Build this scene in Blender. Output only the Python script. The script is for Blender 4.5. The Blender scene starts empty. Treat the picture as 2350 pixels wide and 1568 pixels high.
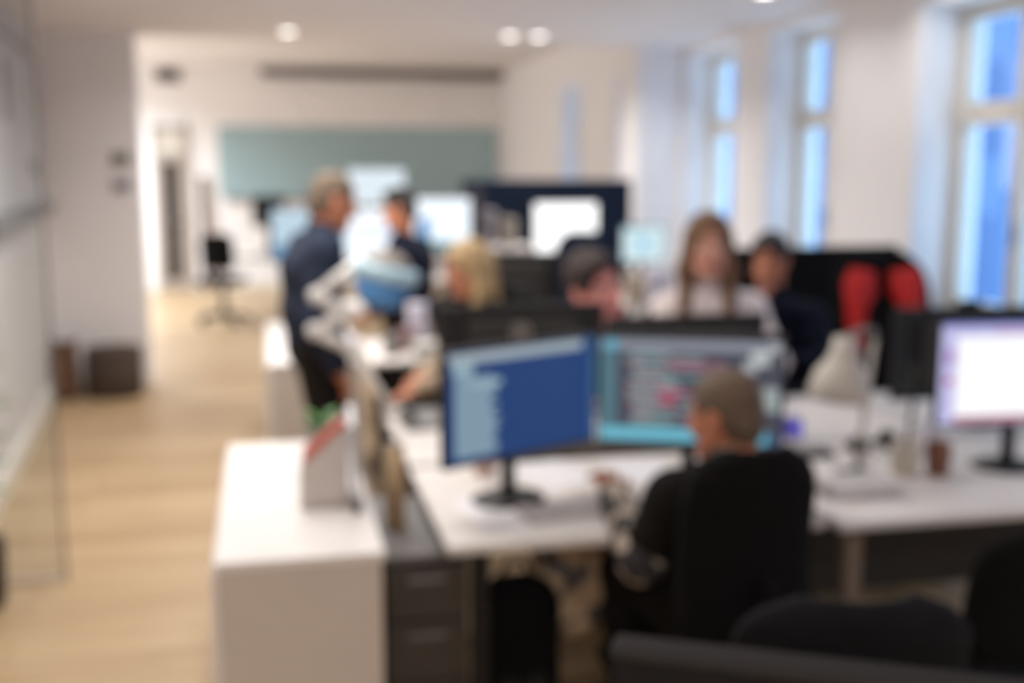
import bpy, bmesh, math, random
import numpy as np
from mathutils import Vector, Matrix, Euler

random.seed(7)
S = bpy.context.scene
COL = S.collection

# ------------------------------------------------------------------ camera
FPX = 2565.0                                  # focal length in pixels of a 2350 px wide frame
cam_d = bpy.data.cameras.new('camera')
cam = bpy.data.objects.new('camera', cam_d)
COL.objects.link(cam)
cam.location = (0, 0, 1.70)
cam.rotation_euler = (math.radians(90 - 8.769), 0, math.radians(-12.316))
cam_d.sensor_width = 36.0
cam_d.lens = 36.0 * FPX / 2350
cam_d.clip_start = 0.05
cam_d.dof.use_dof = True                      # the photograph is focused far too near
cam_d.dof.focus_distance = 0.72
cam_d.dof.aperture_fstop = 2.75
S.camera = cam

# ------------------------------------------------------------------ view, world
S.view_settings.view_transform = 'Standard'
S.view_settings.look = 'None'
S.view_settings.gamma = 1.0
S.view_settings.use_curve_mapping = False
S.view_settings.exposure = 0.0
S.cycles.diffuse_bounces = 8                  # a white room lives on bounced light
W = bpy.data.worlds.new('sky')
S.world = W
W.use_nodes = True
bg = W.node_tree.nodes['Background']
bg.inputs[0].default_value = (0.56, 0.75, 1.0, 1)
bg.inputs[1].default_value = 5.5

# ------------------------------------------------------------------ materials
MATS = {}


def srgb(r, g, b):
    def f(c):
        c /= 255.0
        return c / 12.92 if c <= 0.04045 else ((c + 0.055) / 1.055) ** 2.4
    return (f(r), f(g), f(b), 1.0)


def mat(name, rgb, rough=0.5, metal=0.0, var=0.06, scale=14.0, spec=0.5, bump=0.0, rgb2=None):
    """Principled material whose colour wanders a little with noise."""
    if name in MATS:
        return MATS[name]
    m = bpy.data.materials.new(name)
    m.use_nodes = True
    nt = m.node_tree
    p = nt.nodes['Principled BSDF']
    c = srgb(*rgb)
    c2 = srgb(*rgb2) if rgb2 else tuple(max(0, x * (1 - 2 * var)) for x in c[:3]) + (1,)
    tc = nt.nodes.new('ShaderNodeTexCoord')
    nz = nt.nodes.new('ShaderNodeTexNoise')
    nz.inputs['Scale'].default_value = scale
    nz.inputs['Detail'].default_value = 3
    rp = nt.nodes.new('ShaderNodeValToRGB')
    rp.color_ramp.elements[0].position = 0.3
    rp.color_ramp.elements[1].position = 0.7
    rp.color_ramp.elements[0].color = c2
    rp.color_ramp.elements[1].color = c
    nt.links.new(tc.outputs['Object'], nz.inputs['Vector'])
    nt.links.new(nz.outputs['Fac'], rp.inputs['Fac'])
    nt.links.new(rp.outputs['Color'], p.inputs['Base Color'])
    p.inputs['Roughness'].default_value = rough
    p.inputs['Metallic'].default_value = metal
    p.inputs['Specular IOR Level'].default_value = spec
    if bump:
        b = nt.nodes.new('ShaderNodeBump')
        b.inputs['Strength'].default_value = bump
        b.inputs['Distance'].default_value = 0.002
        n2 = nt.nodes.new('ShaderNodeTexNoise')
        n2.inputs['Scale'].default_value = scale * 25
        nt.links.new(tc.outputs['Object'], n2.inputs['Vector'])
        nt.links.new(n2.outputs['Fac'], b.inputs['Height'])
        nt.links.new(b.outputs['Normal'], p.inputs['Normal'])
    MATS[name] = m
    return m


def glow(name, rgb, strength):
    """A lit screen or lamp face: glossy cover over an emitter."""
    if name in MATS:
        return MATS[name]
    m = bpy.data.materials.new(name)
    m.use_nodes = True
    p = m.node_tree.nodes['Principled BSDF']
    p.inputs['Base Color'].default_value = (0.01, 0.01, 0.01, 1)
    p.inputs['Roughness'].default_value = 0.4
    p.inputs['Specular IOR Level'].default_value = 0.25
    p.inputs['Emission Color'].default_value = srgb(*rgb)
    p.inputs['Emission Strength'].default_value = strength
    MATS[name] = m
    return m


def glass(name, tint=(235, 245, 250), gloss=0.08):
    if name in MATS:
        return MATS[name]
    m = bpy.data.materials.new(name)
    m.use_nodes = True
    nt = m.node_tree
    nt.nodes.remove(nt.nodes['Principled BSDF'])
    t = nt.nodes.new('ShaderNodeBsdfTransparent')
    t.inputs[0].default_value = srgb(*tint)
    g = nt.nodes.new('ShaderNodeBsdfGlossy')
    g.inputs['Roughness'].default_value = 0.02
    mx = nt.nodes.new('ShaderNodeMixShader')
    mx.inputs[0].default_value = gloss
    nt.links.new(t.outputs[0], mx.inputs[1])
    nt.links.new(g.outputs[0], mx.inputs[2])
    nt.links.new(mx.outputs[0], nt.nodes['Material Output'].inputs[0])
    MATS[name] = m
    return m


def oak_floor():
    m = bpy.data.materials.new('oak_boards')
    m.use_nodes = True
    nt = m.node_tree
    p = nt.nodes['Principled BSDF']
    tc = nt.nodes.new('ShaderNodeTexCoord')
    br = nt.nodes.new('ShaderNodeTexBrick')
    br.inputs['Scale'].default_value = 1.0
    br.inputs['Brick Width'].default_value = 1.9
    br.inputs['Row Height'].default_value = 0.18
    br.inputs['Mortar Size'].default_value = 0.002
    br.inputs['Mortar Smooth'].default_value = 0.3
    br.inputs['Color1'].default_value = srgb(190, 166, 132)
    br.inputs['Color2'].default_value = srgb(168, 141, 107)
    br.inputs['Mortar'].default_value = srgb(120, 92, 64)
    mp = nt.nodes.new('ShaderNodeMapping')
    mp.inputs['Scale'].default_value = (1.2, 16, 1)
    nz = nt.nodes.new('ShaderNodeTexNoise')
    nz.inputs['Scale'].default_value = 1.3
    nz.inputs['Detail'].default_value = 5
    rp = nt.nodes.new('ShaderNodeValToRGB')
    rp.color_ramp.elements[0].position = 0.3
    rp.color_ramp.elements[1].position = 0.72
    rp.color_ramp.elements[0].color = (0.74, 0.68, 0.60, 1)
    rp.color_ramp.elements[1].color = (1, 1, 1, 1)
    mx = nt.nodes.new('ShaderNodeMixRGB')
    mx.blend_type = 'MULTIPLY'
    mx.inputs[0].default_value = 0.8
    nt.links.new(tc.outputs['Object'], br.inputs['Vector'])
    nt.links.new(tc.outputs['Object'], mp.inputs['Vector'])
    nt.links.new(mp.outputs['Vector'], nz.inputs['Vector'])
    nt.links.new(nz.outputs['Fac'], rp.inputs['Fac'])
    nt.links.new(br.outputs['Color'], mx.inputs[1])
    nt.links.new(rp.outputs['Color'], mx.inputs[2])
    nt.links.new(mx.outputs['Color'], p.inputs['Base Color'])
    p.inputs['Roughness'].default_value = 0.42
    return m


def spotted(name, light, dark, scale, lo=0.42, hi=0.5):
    """Blotchy two-tone cloth."""
    m = bpy.data.materials.new(name)
    m.use_nodes = True
    nt = m.node_tree
    p = nt.nodes['Principled BSDF']
    tc = nt.nodes.new('ShaderNodeTexCoord')
    v = nt.nodes.new('ShaderNodeTexVoronoi')
    v.inputs['Scale'].default_value = scale
    rp = nt.nodes.new('ShaderNodeValToRGB')
    rp.color_ramp.elements[0].position = lo
    rp.color_ramp.elements[1].position = hi
    rp.color_ramp.elements[0].color = srgb(*light)
    rp.color_ramp.elements[1].color = srgb(*dark)
    nt.links.new(tc.outputs['Object'], v.inputs['Vector'])
    nt.links.new(v.outputs['Distance'], rp.inputs['Fac'])
    nt.links.new(rp.outputs['Color'], p.inputs['Base Color'])
    p.inputs['Roughness'].default_value = 0.9
    return m


WALL = mat('white_wall_paint', (236, 234, 234), 0.75, var=0.02, scale=2)
CEIL = mat('ceiling_paint', (228, 224, 224), 0.85, var=0.02, scale=2)
TRIM = mat('cream_gloss_paint', (225, 219, 208), 0.4, var=0.02, scale=3)
FLOOR = oak_floor()
WHITE = mat('white_laminate', (240, 236, 232), 0.35, var=0.015, scale=5)
BEIGE = mat('warm_white_panel', (212, 202, 190), 0.5, var=0.02, scale=5)
DESKW = mat('white_desk_laminate', (232, 226, 220), 0.4, var=0.02, scale=6)
BLACKP = mat('black_plastic', (24, 23, 23), 0.5, var=0.1)
DARKP = mat('dark_grey_plastic', (52, 50, 48), 0.5, var=0.1)
GREYP = mat('grey_plastic', (130, 128, 126), 0.5, var=0.08)
BLACKM = mat('black_powder_coat', (28, 27, 27), 0.45, 0.2, var=0.1)
STEEL = mat('brushed_steel', (190, 190, 190), 0.3, 0.9, var=0.05)
BLACKF = mat('black_fabric', (17, 16, 17), 0.95, var=0.15, scale=40, spec=0.2, bump=0.3)
CHARF = mat('charcoal_fabric', (62, 58, 56), 0.95, var=0.12, scale=40, spec=0.2, bump=0.3)
NAVYF = mat('navy_fabric', (26, 38, 58), 0.95, var=0.12, scale=40, spec=0.2, bump=0.3)
REDF = mat('red_leatherette', (212, 24, 18), 0.6, var=0.08, scale=20)
WHITEP = mat('white_plastic', (228, 224, 218), 0.4, var=0.02)
PAPER = mat('white_paper', (236, 234, 236), 0.8, var=0.02)
CARD = mat('brown_cardboard', (176, 150, 116), 0.8, var=0.08)
WOOD = mat('brown_wood', (104, 72, 52), 0.5, var=0.15, scale=8)
LEAF = mat('green_leaf', (72, 120, 60), 0.5, var=0.25, scale=9)
PANE = glass('window_glass')


# ------------------------------------------------------------------ mesh helpers
def tag(o, label=None, cat=None, group=None, kind=None):
    if label:
        o['label'] = label
    if cat:
        o['category'] = cat
    if group:
        o['group'] = group
    if kind:
        o['kind'] = kind
    return o


def empty(name, loc, rz=0.0, label=None, cat=None, group=None):
    o = bpy.data.objects.new(name, None)
    COL.objects.link(o)
    o.location = loc
    o.rotation_euler = (0, 0, rz)
    o.empty_display_size = 0.1
    return tag(o, label, cat, group)


class MB:
    """Collects shapes and links them as ONE mesh object."""

    def __init__(self):
        self.bm = bmesh.new()

    def _xf(self, verts, M):
        if M is not None:
            bmesh.ops.transform(self.bm, matrix=M, verts=verts)

    def box(self, x0, x1, y0, y1, z0, z1, bevel=0.0, M=None, mi=0, seg=2):
        r = bmesh.ops.create_cube(self.bm, size=1.0)
        vs = r['verts']
        for v in vs:
            v.co = Vector(((x0 + x1) / 2 + v.co.x * (x1 - x0), (y0 + y1) / 2 + v.co.y * (y1 - y0), (z0 + z1) / 2 + v.co.z * (z1 - z0)))
        fs = set(f for v in vs for f in v.link_faces)
        if bevel > 0:
            es = list(set(e for f in fs for e in f.edges))
            rb = bmesh.ops.bevel(self.bm, geom=es, offset=bevel, segments=seg, profile=0.5, affect='EDGES')
            vs = list(set(vs2 for f in rb['faces'] for vs2 in f.verts) | set(v for v in vs if v.is_valid))
            fs = set(f for v in vs for f in v.link_faces)
        for f in fs:
            f.material_index = mi
        self._xf(vs, M)
        return self

    def prism(self, pts, axis, a0, a1, M=None, mi=0):
        """pts: outline in the two other axes, extruded along axis from a0 to a1."""
        def mk(p, a):
            if axis == 'x':
                return Vector((a, p[0], p[1]))
            if axis == 'y':
                return Vector((p[0], a, p[1]))
            return Vector((p[0], p[1], a))
        A = [self.bm.verts.new(mk(p, a0)) for p in pts]
        B = [self.bm.verts.new(mk(p, a1)) for p in pts]
        n = len(pts)
        fs = [self.bm.faces.new(A), self.bm.faces.new(list(reversed(B)))]
        for i in range(n):
            fs.append(self.bm.faces.new([A[i], B[i], B[(i + 1) % n], A[(i + 1) % n]]))
        for f in fs:
            f.material_index = mi
        self._xf(A + B, M)
        return self

    def lathe(self, prof, c=(0, 0, 0), n=28, M=None, mi=0):
        """prof: list of (radius, z), revolved about z."""
        rings = []
        allv = []
        for r, z in prof:
            if r < 1e-5:
                ring = [self.bm.verts.new((c[0], c[1], c[2] + z))]
            else:
                ring = [self.bm.verts.new((c[0] + r * math.cos(2 * math.pi * i / n), c[1] + r * math.sin(2 * math.pi * i / n), c[2] + z)) for i in range(n)]
            rings.append(ring)
            allv += ring
        for A, B in zip(rings[:-1], rings[1:]):
            for i in range(n):
                j = (i + 1) % n
                if len(A) == 1 and len(B) == 1:
                    continue
                if len(A) == 1:
                    f = self.bm.faces.new([A[0], B[j], B[i]])
                elif len(B) == 1:
                    f = self.bm.faces.new([A[i], A[j], B[0]])
                else:
                    f = self.bm.faces.new([A[i], A[j], B[j], B[i]])
                f.material_index = mi
        self._xf(allv, M)
        return self

    def tube(self, pts, r, n=10, mi=0):
        pts = [Vector(p) for p in pts]
        rs = r if isinstance(r, (list, tuple)) else [r] * len(pts)
        rings = []
        up = Vector((0.12, 0.31, 0.94)).normalized()
        for i, p in enumerate(pts):
            d = (pts[min(i + 1, len(pts) - 1)] - pts[max(i - 1, 0)]).normalized()
            a = d.cross(up)
            if a.length < 1e-3:
                a = d.cross(Vector((1, 0, 0)))
            a.normalize()
            b = d.cross(a)
            rings.append([self.bm.verts.new(p + (a * math.cos(2 * math.pi * k / n) + b * math.sin(2 * math.pi * k / n)) * rs[i]) for k in range(n)])
        for A, B in zip(rings[:-1], rings[1:]):
            for k in range(n):
                self.bm.faces.new([A[k], A[(k + 1) % n], B[(k + 1) % n], B[k]]).material_index = mi
        self.bm.faces.new(list(reversed(rings[0]))).material_index = mi
        self.bm.faces.new(rings[-1]).material_index = mi
        return self

    def quad(self, a, b, c, d, mi=0):
        f = self.bm.faces.new([self.bm.verts.new(p) for p in (a, b, c, d)])
        f.material_index = mi
        return self

    def build(self, name, mats, parent=None, smooth=False, loc=None):
        bmesh.ops.recalc_face_normals(self.bm, faces=self.bm.faces)
        me = bpy.data.meshes.new(name)
        self.bm.to_mesh(me)
        self.bm.free()
        for m in (mats if isinstance(mats, (list, tuple)) else [mats]):
            me.materials.append(m)
        if smooth:
            me.polygons.foreach_set('use_smooth', [True] * len(me.polygons))
        o = bpy.data.objects.new(name, me)
        COL.objects.link(o)
        if parent:
            o.parent = parent
        if loc:
            o.location = loc
        return o


def struct(mb, name, m):
    return tag(mb.build(name, m), kind='structure')


def T(x, y, z, rx=0, ry=0, rz=0):
    return Matrix.Translation((x, y, z)) @ Euler((rx, ry, rz)).to_matrix().to_4x4()


# ------------------------------------------------------------------ setting
WX = 3.45            # room face of the window wall
YC = 9.08            # where the low ceiling and the cross wall end
YF = 16.48           # far wall
ZL, ZH = 2.70, 3.12  # low and high ceiling

struct(MB().box(-4, 4.2, -2.2, YF + 0.2, -0.1, 0), 'floor', FLOOR)
struct(MB().box(-4, 4.2, -2.2, YC, ZL, ZH + 0.1), 'ceiling', CEIL)
struct(MB().box(-4, 4.2, YC, YF + 0.2, ZH, ZH + 0.1), 'ceiling_far', CEIL)
struct(MB().box(-4, 4.2, YF, YF + 0.2, 0, ZH), 'wall_far', WALL)
struct(MB().box(-4, 4.2, -2.2, -2.0, 0, ZL), 'wall_behind', WALL)

# window wall: piers, spandrels and heads around six openings
OPEN = [(0.9, 2.1), (2.85, 4.0), (4.42, 5.55), (6.48, 7.42), (7.95, 9.02), (10.2, 10.95), (12.2, 13.05)]
SILL, HEAD = 0.93, 2.52
mb = MB()
edges = [-2.2]
for a, b in OPEN:
    edges += [a, b]
edges.append(YF)
for i in range(0, len(edges), 2):
    mb.box(WX, WX + 0.4, edges[i], edges[i + 1], 0, ZH)
for a, b in OPEN:
    mb.box(WX, WX + 0.4, a, b, 0, SILL)
    mb.box(WX, WX + 0.4, a, b, HEAD + (0.12 if a > 6 else 0.04), ZH)
struct(mb, 'wall_right', WALL)

# column at the end of the window wall and the cross wall on the left
struct(MB().box(3.05, WX, YC, YC + 0.45, 0, ZH), 'wall_column', WALL)
struct(MB().box(-4, -0.94, YC, YC + 0.22, 0, ZH), 'wall_cross', WALL)
# left wall (runs very slightly outward)
SLX = -0.0812


def lx(y):
    return -1.423 + SLX * (y - 6.383)


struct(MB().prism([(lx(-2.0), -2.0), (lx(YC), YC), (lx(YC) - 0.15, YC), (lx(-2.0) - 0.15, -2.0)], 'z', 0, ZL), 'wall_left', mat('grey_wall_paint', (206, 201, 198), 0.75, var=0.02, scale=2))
struct(MB().box(-4.0, -3.9, YC + 0.22, YF, 0, ZH), 'wall_far_left', WALL)
# trims
struct(MB().prism([(lx(-1.9) + 0.0, -1.9), (lx(YC), YC), (lx(YC) + 0.03, YC), (lx(-1.9) + 0.03, -1.9)], 'z', 0, 0.13), 'baseboard_left', TRIM)
struct(MB().box(lx(YC) + 0.03, -0.94, YC - 0.018, YC, 0, 0.1), 'baseboard_cross', TRIM)
struct(MB().box(-1.0, WX, YF - 0.018, YF, 0, 0.1), 'baseboard_far', TRIM)
mb = MB()
for i in range(2, len(edges), 2):
    mb.box(WX - 0.018, WX, edges[i], edges[i + 1], 0, 0.12)
struct(mb, 'baseboard_right', TRIM)


def window(n, a, b, head):
    """Casement pair in its own timber frame; the glass is a pane of its own."""
    x0, x1 = WX + 0.24, WX + 0.31
    tz0, tz1 = 1.93 if n == 3 else 1.98, 2.05 if n == 3 else 2.10
    fr = MB()
    fr.box(x0, x1, a, a + 0.07, SILL, head).box(x0, x1, b - 0.09, b, SILL, head)
    fr.box(x0 + 0.002, x1 - 0.002, a + 0.07, b - 0.09, SILL, SILL + 0.07).box(x0 + 0.002, x1 - 0.002, a + 0.07, b - 0.09, head - 0.08, head)
    my = (a + b) / 2
    fr.box(x0 - 0.008, x1 - 0.003, my - 0.05, my + 0.05, SILL + 0.07, head - 0.08)
    fr.box(x0 - 0.014, x1 + 0.004, a + 0.002, my - 0.05, tz0, tz1).box(x0 - 0.014, x1 + 0.004, my + 0.05, b - 0.002, tz0, tz1)
    w = fr.build('window_%d' % n, TRIM)
    tag(w, kind='structure')
    for (ya, yb) in ((a + 0.07, my - 0.05), (my + 0.05, b - 0.09)):
        MB().box(x0 + 0.03, x0 + 0.036, ya, yb, SILL + 0.07, tz0).build('pane', PANE, w)
        MB().box(x0 + 0.03, x0 + 0.036, ya, yb, tz1, head - 0.08).build('pane', PANE, w)
    MB().box(WX - 0.05, x0, a - 0.03, b + 0.03, SILL - 0.035, SILL, 0.006).build('window_sill', TRIM, w)
    h = MB()
    h.box(x0 - 0.03, x0 - 0.012, my - 0.012, my + 0.012, 1.32, 1.44, 0.004)
    h.build('handle', STEEL, w)
    return w


for i, (a, b) in enumerate(OPEN):
    window(i + 1, a, b, HEAD + (0.12 if a > 6 else 0.04))

# street side: facades across the road
FAC = mat('pale_blue_render', (70, 96, 132), 0.9, var=0.05, scale=0.6)
FAC2 = mat('grey_blue_stone', (52, 80, 120), 0.9, var=0.08, scale=0.8)
fb = empty('building', (15, 6, 0), 0, 'pale rendered building across the street, seen through the windows', 'building')
MB().box(0, 4, -16, 30, -6, 8.6).build('facade', FAC, fb)
for k in range(-5, 10):
    for z in (-1.2, 2.0, 5.0):
        MB().box(-0.06, 0.05, k * 2.6 - 0.55, k * 2.6 + 0.55, z, z + 1.9).build('window', FAC2, fb)
MB().box(-0.35, 0.2, -16, 30, 8.4, 8.75).build('cornice', FAC2, fb)


# ------------------------------------------------------------------ lamps of the room and unseen lamps added for fill
LAMPW = glow('lamp_diffuser', (255, 250, 244), 7)


def downlight(x, y, z, watts, group, label, size=0.12, colour=(1.0, 0.96, 0.93), spread=150):
    e = empty('downlight', (x, y, z), 0, label, 'ceiling light', group)
    MB().lathe([(0.052, -0.004), (0.072, -0.006), (0.075, 0.0), (0.05, 0.0)]).build('trim_ring', WHITEP, e, True)
    MB().lathe([(0, -0.003), (0.052, -0.003), (0.052, 0.0), (0, 0.0)]).build('diffuser', LAMPW, e)
    l = bpy.data.lights.new('downlight_lamp', 'AREA')
    l.shape = 'DISK'
    l.size = size
    l.energy = watts
    l.color = colour
    l.spread = math.radians(spread)
    lo = bpy.data.objects.new('downlight_lamp', l)
    COL.objects.link(lo)
    lo.parent = e
    lo.location = (0, 0, -0.012)
    return e


GL = 'ceiling downlights'
NW = 20
downlight(0.195, 8.62, ZL, NW, GL, 'single round ceiling downlight at the left, above the standing man')
downlight(1.85, 8.55, ZL, NW, GL, 'round ceiling downlight, left one of the pair')
downlight(2.07, 8.52, ZL, NW, GL, 'round ceiling downlight, right one of the pair')
downlight(2.83, 6.18, ZL, 4, GL, 'round ceiling downlight cut by the top edge of the photo near the windows')
for k, (x, y, w) in enumerate([(0.45, 5.9, 17), (1.7, 5.9, 8), (0.05, 4.6, 16), (0.15, 3.3, 9), (1.2, 3.7, 5), (3.15, 5.25, 4), (-0.35, 3.8, 8), (-0.45, 5.9, 26), (-0.4, -1.2, 32), (0.9, -1.2, 32), (2.2, -1.2, 10)]):  # unseen lamps added as fill; only the pier washer follows a visible scallop
    downlight(x, y, ZL, w, GL, 'unseen round white downlight added in the low ceiling for fill light')
for (x, y) in [(-0.6, 10.3), (0.9, 10.3), (-2.3, 11.5), (-2.4, 13.2), (-2.5, 15.0), (-3.3, 13.2), (-3.3, 15.0)]:  # unseen lamps, placed out of view to brighten the far wall
    downlight(x, y, ZH, 8 if x > -1 else (38 if y < 12 else 78), GL, 'unseen round white downlight in the high ceiling beyond the cross wall, added to light the far room', colour=(0.84, 0.92, 1.0))




# ------------------------------------------------------------------ furniture
def cabinet(x0, x1, y0, y1, label):
    e = empty('sideboard', ((x0 + x1) / 2, (y0 + y1) / 2, 0), 0, label, 'cabinet', 'white sideboards along the aisle')
    w, d = (x1 - x0) / 2, (y1 - y0) / 2
    MB().box(-w + 0.008, w - 0.008, -d + 0.008, d - 0.008, 0.04, 0.728, 0.003).build('carcass', BEIGE, e)
    MB().box(-w, w, -d, d, 0.728, 0.75, 0.003).build('top_panel', WHITE, e)
    MB().box(-w + 0.03, w - 0.03, -d + 0.03, d - 0.03, 0.0, 0.04).build('plinth', DARKP, e)
    for k in (-1, 1):
        dr = MB().box(-w - 0.008, -w + 0.008, min(0, k * d) + 0.012, max(0, k * d) - 0.012, 0.06, 0.72, 0.003).build('door', WHITE, e)
        MB().box(-w - 0.02, -w - 0.008, k * 0.04 - 0.006, k * 0.04 + 0.006, 0.42, 0.56, 0.003).build('handle', STEEL, dr)
    return e


cabinet(-0.155, 0.264, 2.70, 3.92, 'low white sideboard nearest the camera, carrying the magazine file')
cabinet(-0.02, 0.455, 5.57, 7.1, 'low white sideboard farther along the aisle behind the standing man')


def desk(x0, x1, y0, y1, label, legm, group='white office desks', z=0.73):
    e = empty('desk', ((x0 + x1) / 2, (y0 + y1) / 2, 0), 0, label, 'desk', group)
    w, d = (x1 - x0) / 2, (y1 - y0) / 2
    MB().box(-w, w, -d, d, z - 0.025, z, 0.004).build('tabletop', DESKW, e)
    MB().box(-w + 0.08, w - 0.08, -0.03, 0.03, z - 0.075, z - 0.025).box(-w + 0.08, -w + 0.13, -d + 0.1, d - 0.08, z - 0.06, z - 0.025).box(w - 0.13, w - 0.08, -d + 0.1, d - 0.08, z - 0.06, z - 0.025).build('frame', legm, e)
    for sx in (-1, 1):
        for sy in (-1, 1):
            cx, cy = sx * (w - 0.105), sy * (d - 0.12)
            MB().box(cx - 0.025, cx + 0.025, cy - 0.025, cy + 0.025, 0, z - 0.06, 0.004).build('leg', legm, e)
    return e


LEGW = mat('pale_wood_leg', (150, 132, 116), 0.6, var=0.08)
desk(0.432, 1.50, 2.755, 3.555, 'white desk in the foreground where the grey haired man sits', BLACKM)
dr1 = desk(1.52, 2.92, 2.715, 3.555, 'white desk at the right carrying the desk lamp and the cups', LEGW)
MB().box(-0.62, 0.62, 0.36, 0.375, 0.20, 0.69, 0.003).build('modesty_panel', DARKP, dr1)
desk(0.437, 1.50, 3.60, 4.41, 'white desk behind the blue screen, facing the foreground desk', BLACKM)
desk(1.52, 2.92, 3.60, 4.38, 'white desk behind the desk lamp, facing the right desk', LEGW)
desk(0.49, 2.05, 5.63, 6.40, 'white desk behind the blonde woman, covered with clutter', BLACKM)
desk(2.07, 3.35, 5.63, 6.40, 'white desk by the windows behind the black screen panel', BLACKM)
desk(0.10, 1.85, 7.65, 8.45, 'white desk under the row of bright monitors at the left', BLACKM)
desk(1.87, 3.40, 7.65, 8.45, 'white desk in front of the navy screen panel', BLACKM)
desk(0.50, 2.0, 9.75, 10.5, 'white desk farthest back in the middle under the high bright monitor', BLACKM)
desk(-0.62, 0.75, 13.1, 13.85, 'pale desk far back on the left under the switched off monitor', LEGW)


def panel(x0, x1, y, z0, z1, m, label, cat='screen panel', group=None, rz=0, feet=True, cap=None, t=0.02):
    cx = (x0 + x1) / 2
    e = empty('screen_panel', (cx, y, 0), rz, label, cat, group)
    w = (x1 - x0) / 2
    MB().box(-w, w, -t, t, z0, z1, 0.012).build('panel', m, e)
    if cap:
        MB().box(-w - 0.004, w + 0.004, -t - 0.006, t + 0.006, z1 - 0.006, z1 + 0.012, 0.008).build('top_rail', cap, e)
    if feet:
        for s in (-1, 1):
            MB().box(s * (w - 0.1) - 0.02, s * (w - 0.1) + 0.02, -0.18, 0.18, 0, 0.025, 0.004).box(s * (w - 0.1) - 0.015, s * (w - 0.1) + 0.015, -0.015, 0.015, 0.02, z0 + 0.02).build('foot', BLACKM, e)
    return e


panel(2.26, 3.40, 5.585, 0.12, 1.285, BLACKF, 'tall black fabric screen panel behind the man in navy, below the windows')
panel(1.48, 2.86, 8.62, 0.25, 1.62, NAVYF, 'navy blue fabric screen panel behind the brightest white monitor')
panel(0.62, 1.48, 3.578, 0.60, 0.785, mat('taupe_felt', (112, 104, 96), 0.95, var=0.08, scale=30), 'low taupe felt divider between the two nearest desks', 'desk divider', feet=False, t=0.012)
panel(-0.62, 0.62, 0.0, 0.30, 1.0, mat('graphite_felt', (32, 30, 29), 0.95, var=0.08, scale=30, spec=0.2), 'dark grey padded screen panel cutting the bottom right corner of the photo',
      rz=math.radians(-28), cap=mat('graphite_trim', (44, 41, 40), 0.8, var=0.05, spec=0.3), t=0.03).location = (1.05, 1.27, -0.03)


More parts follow.
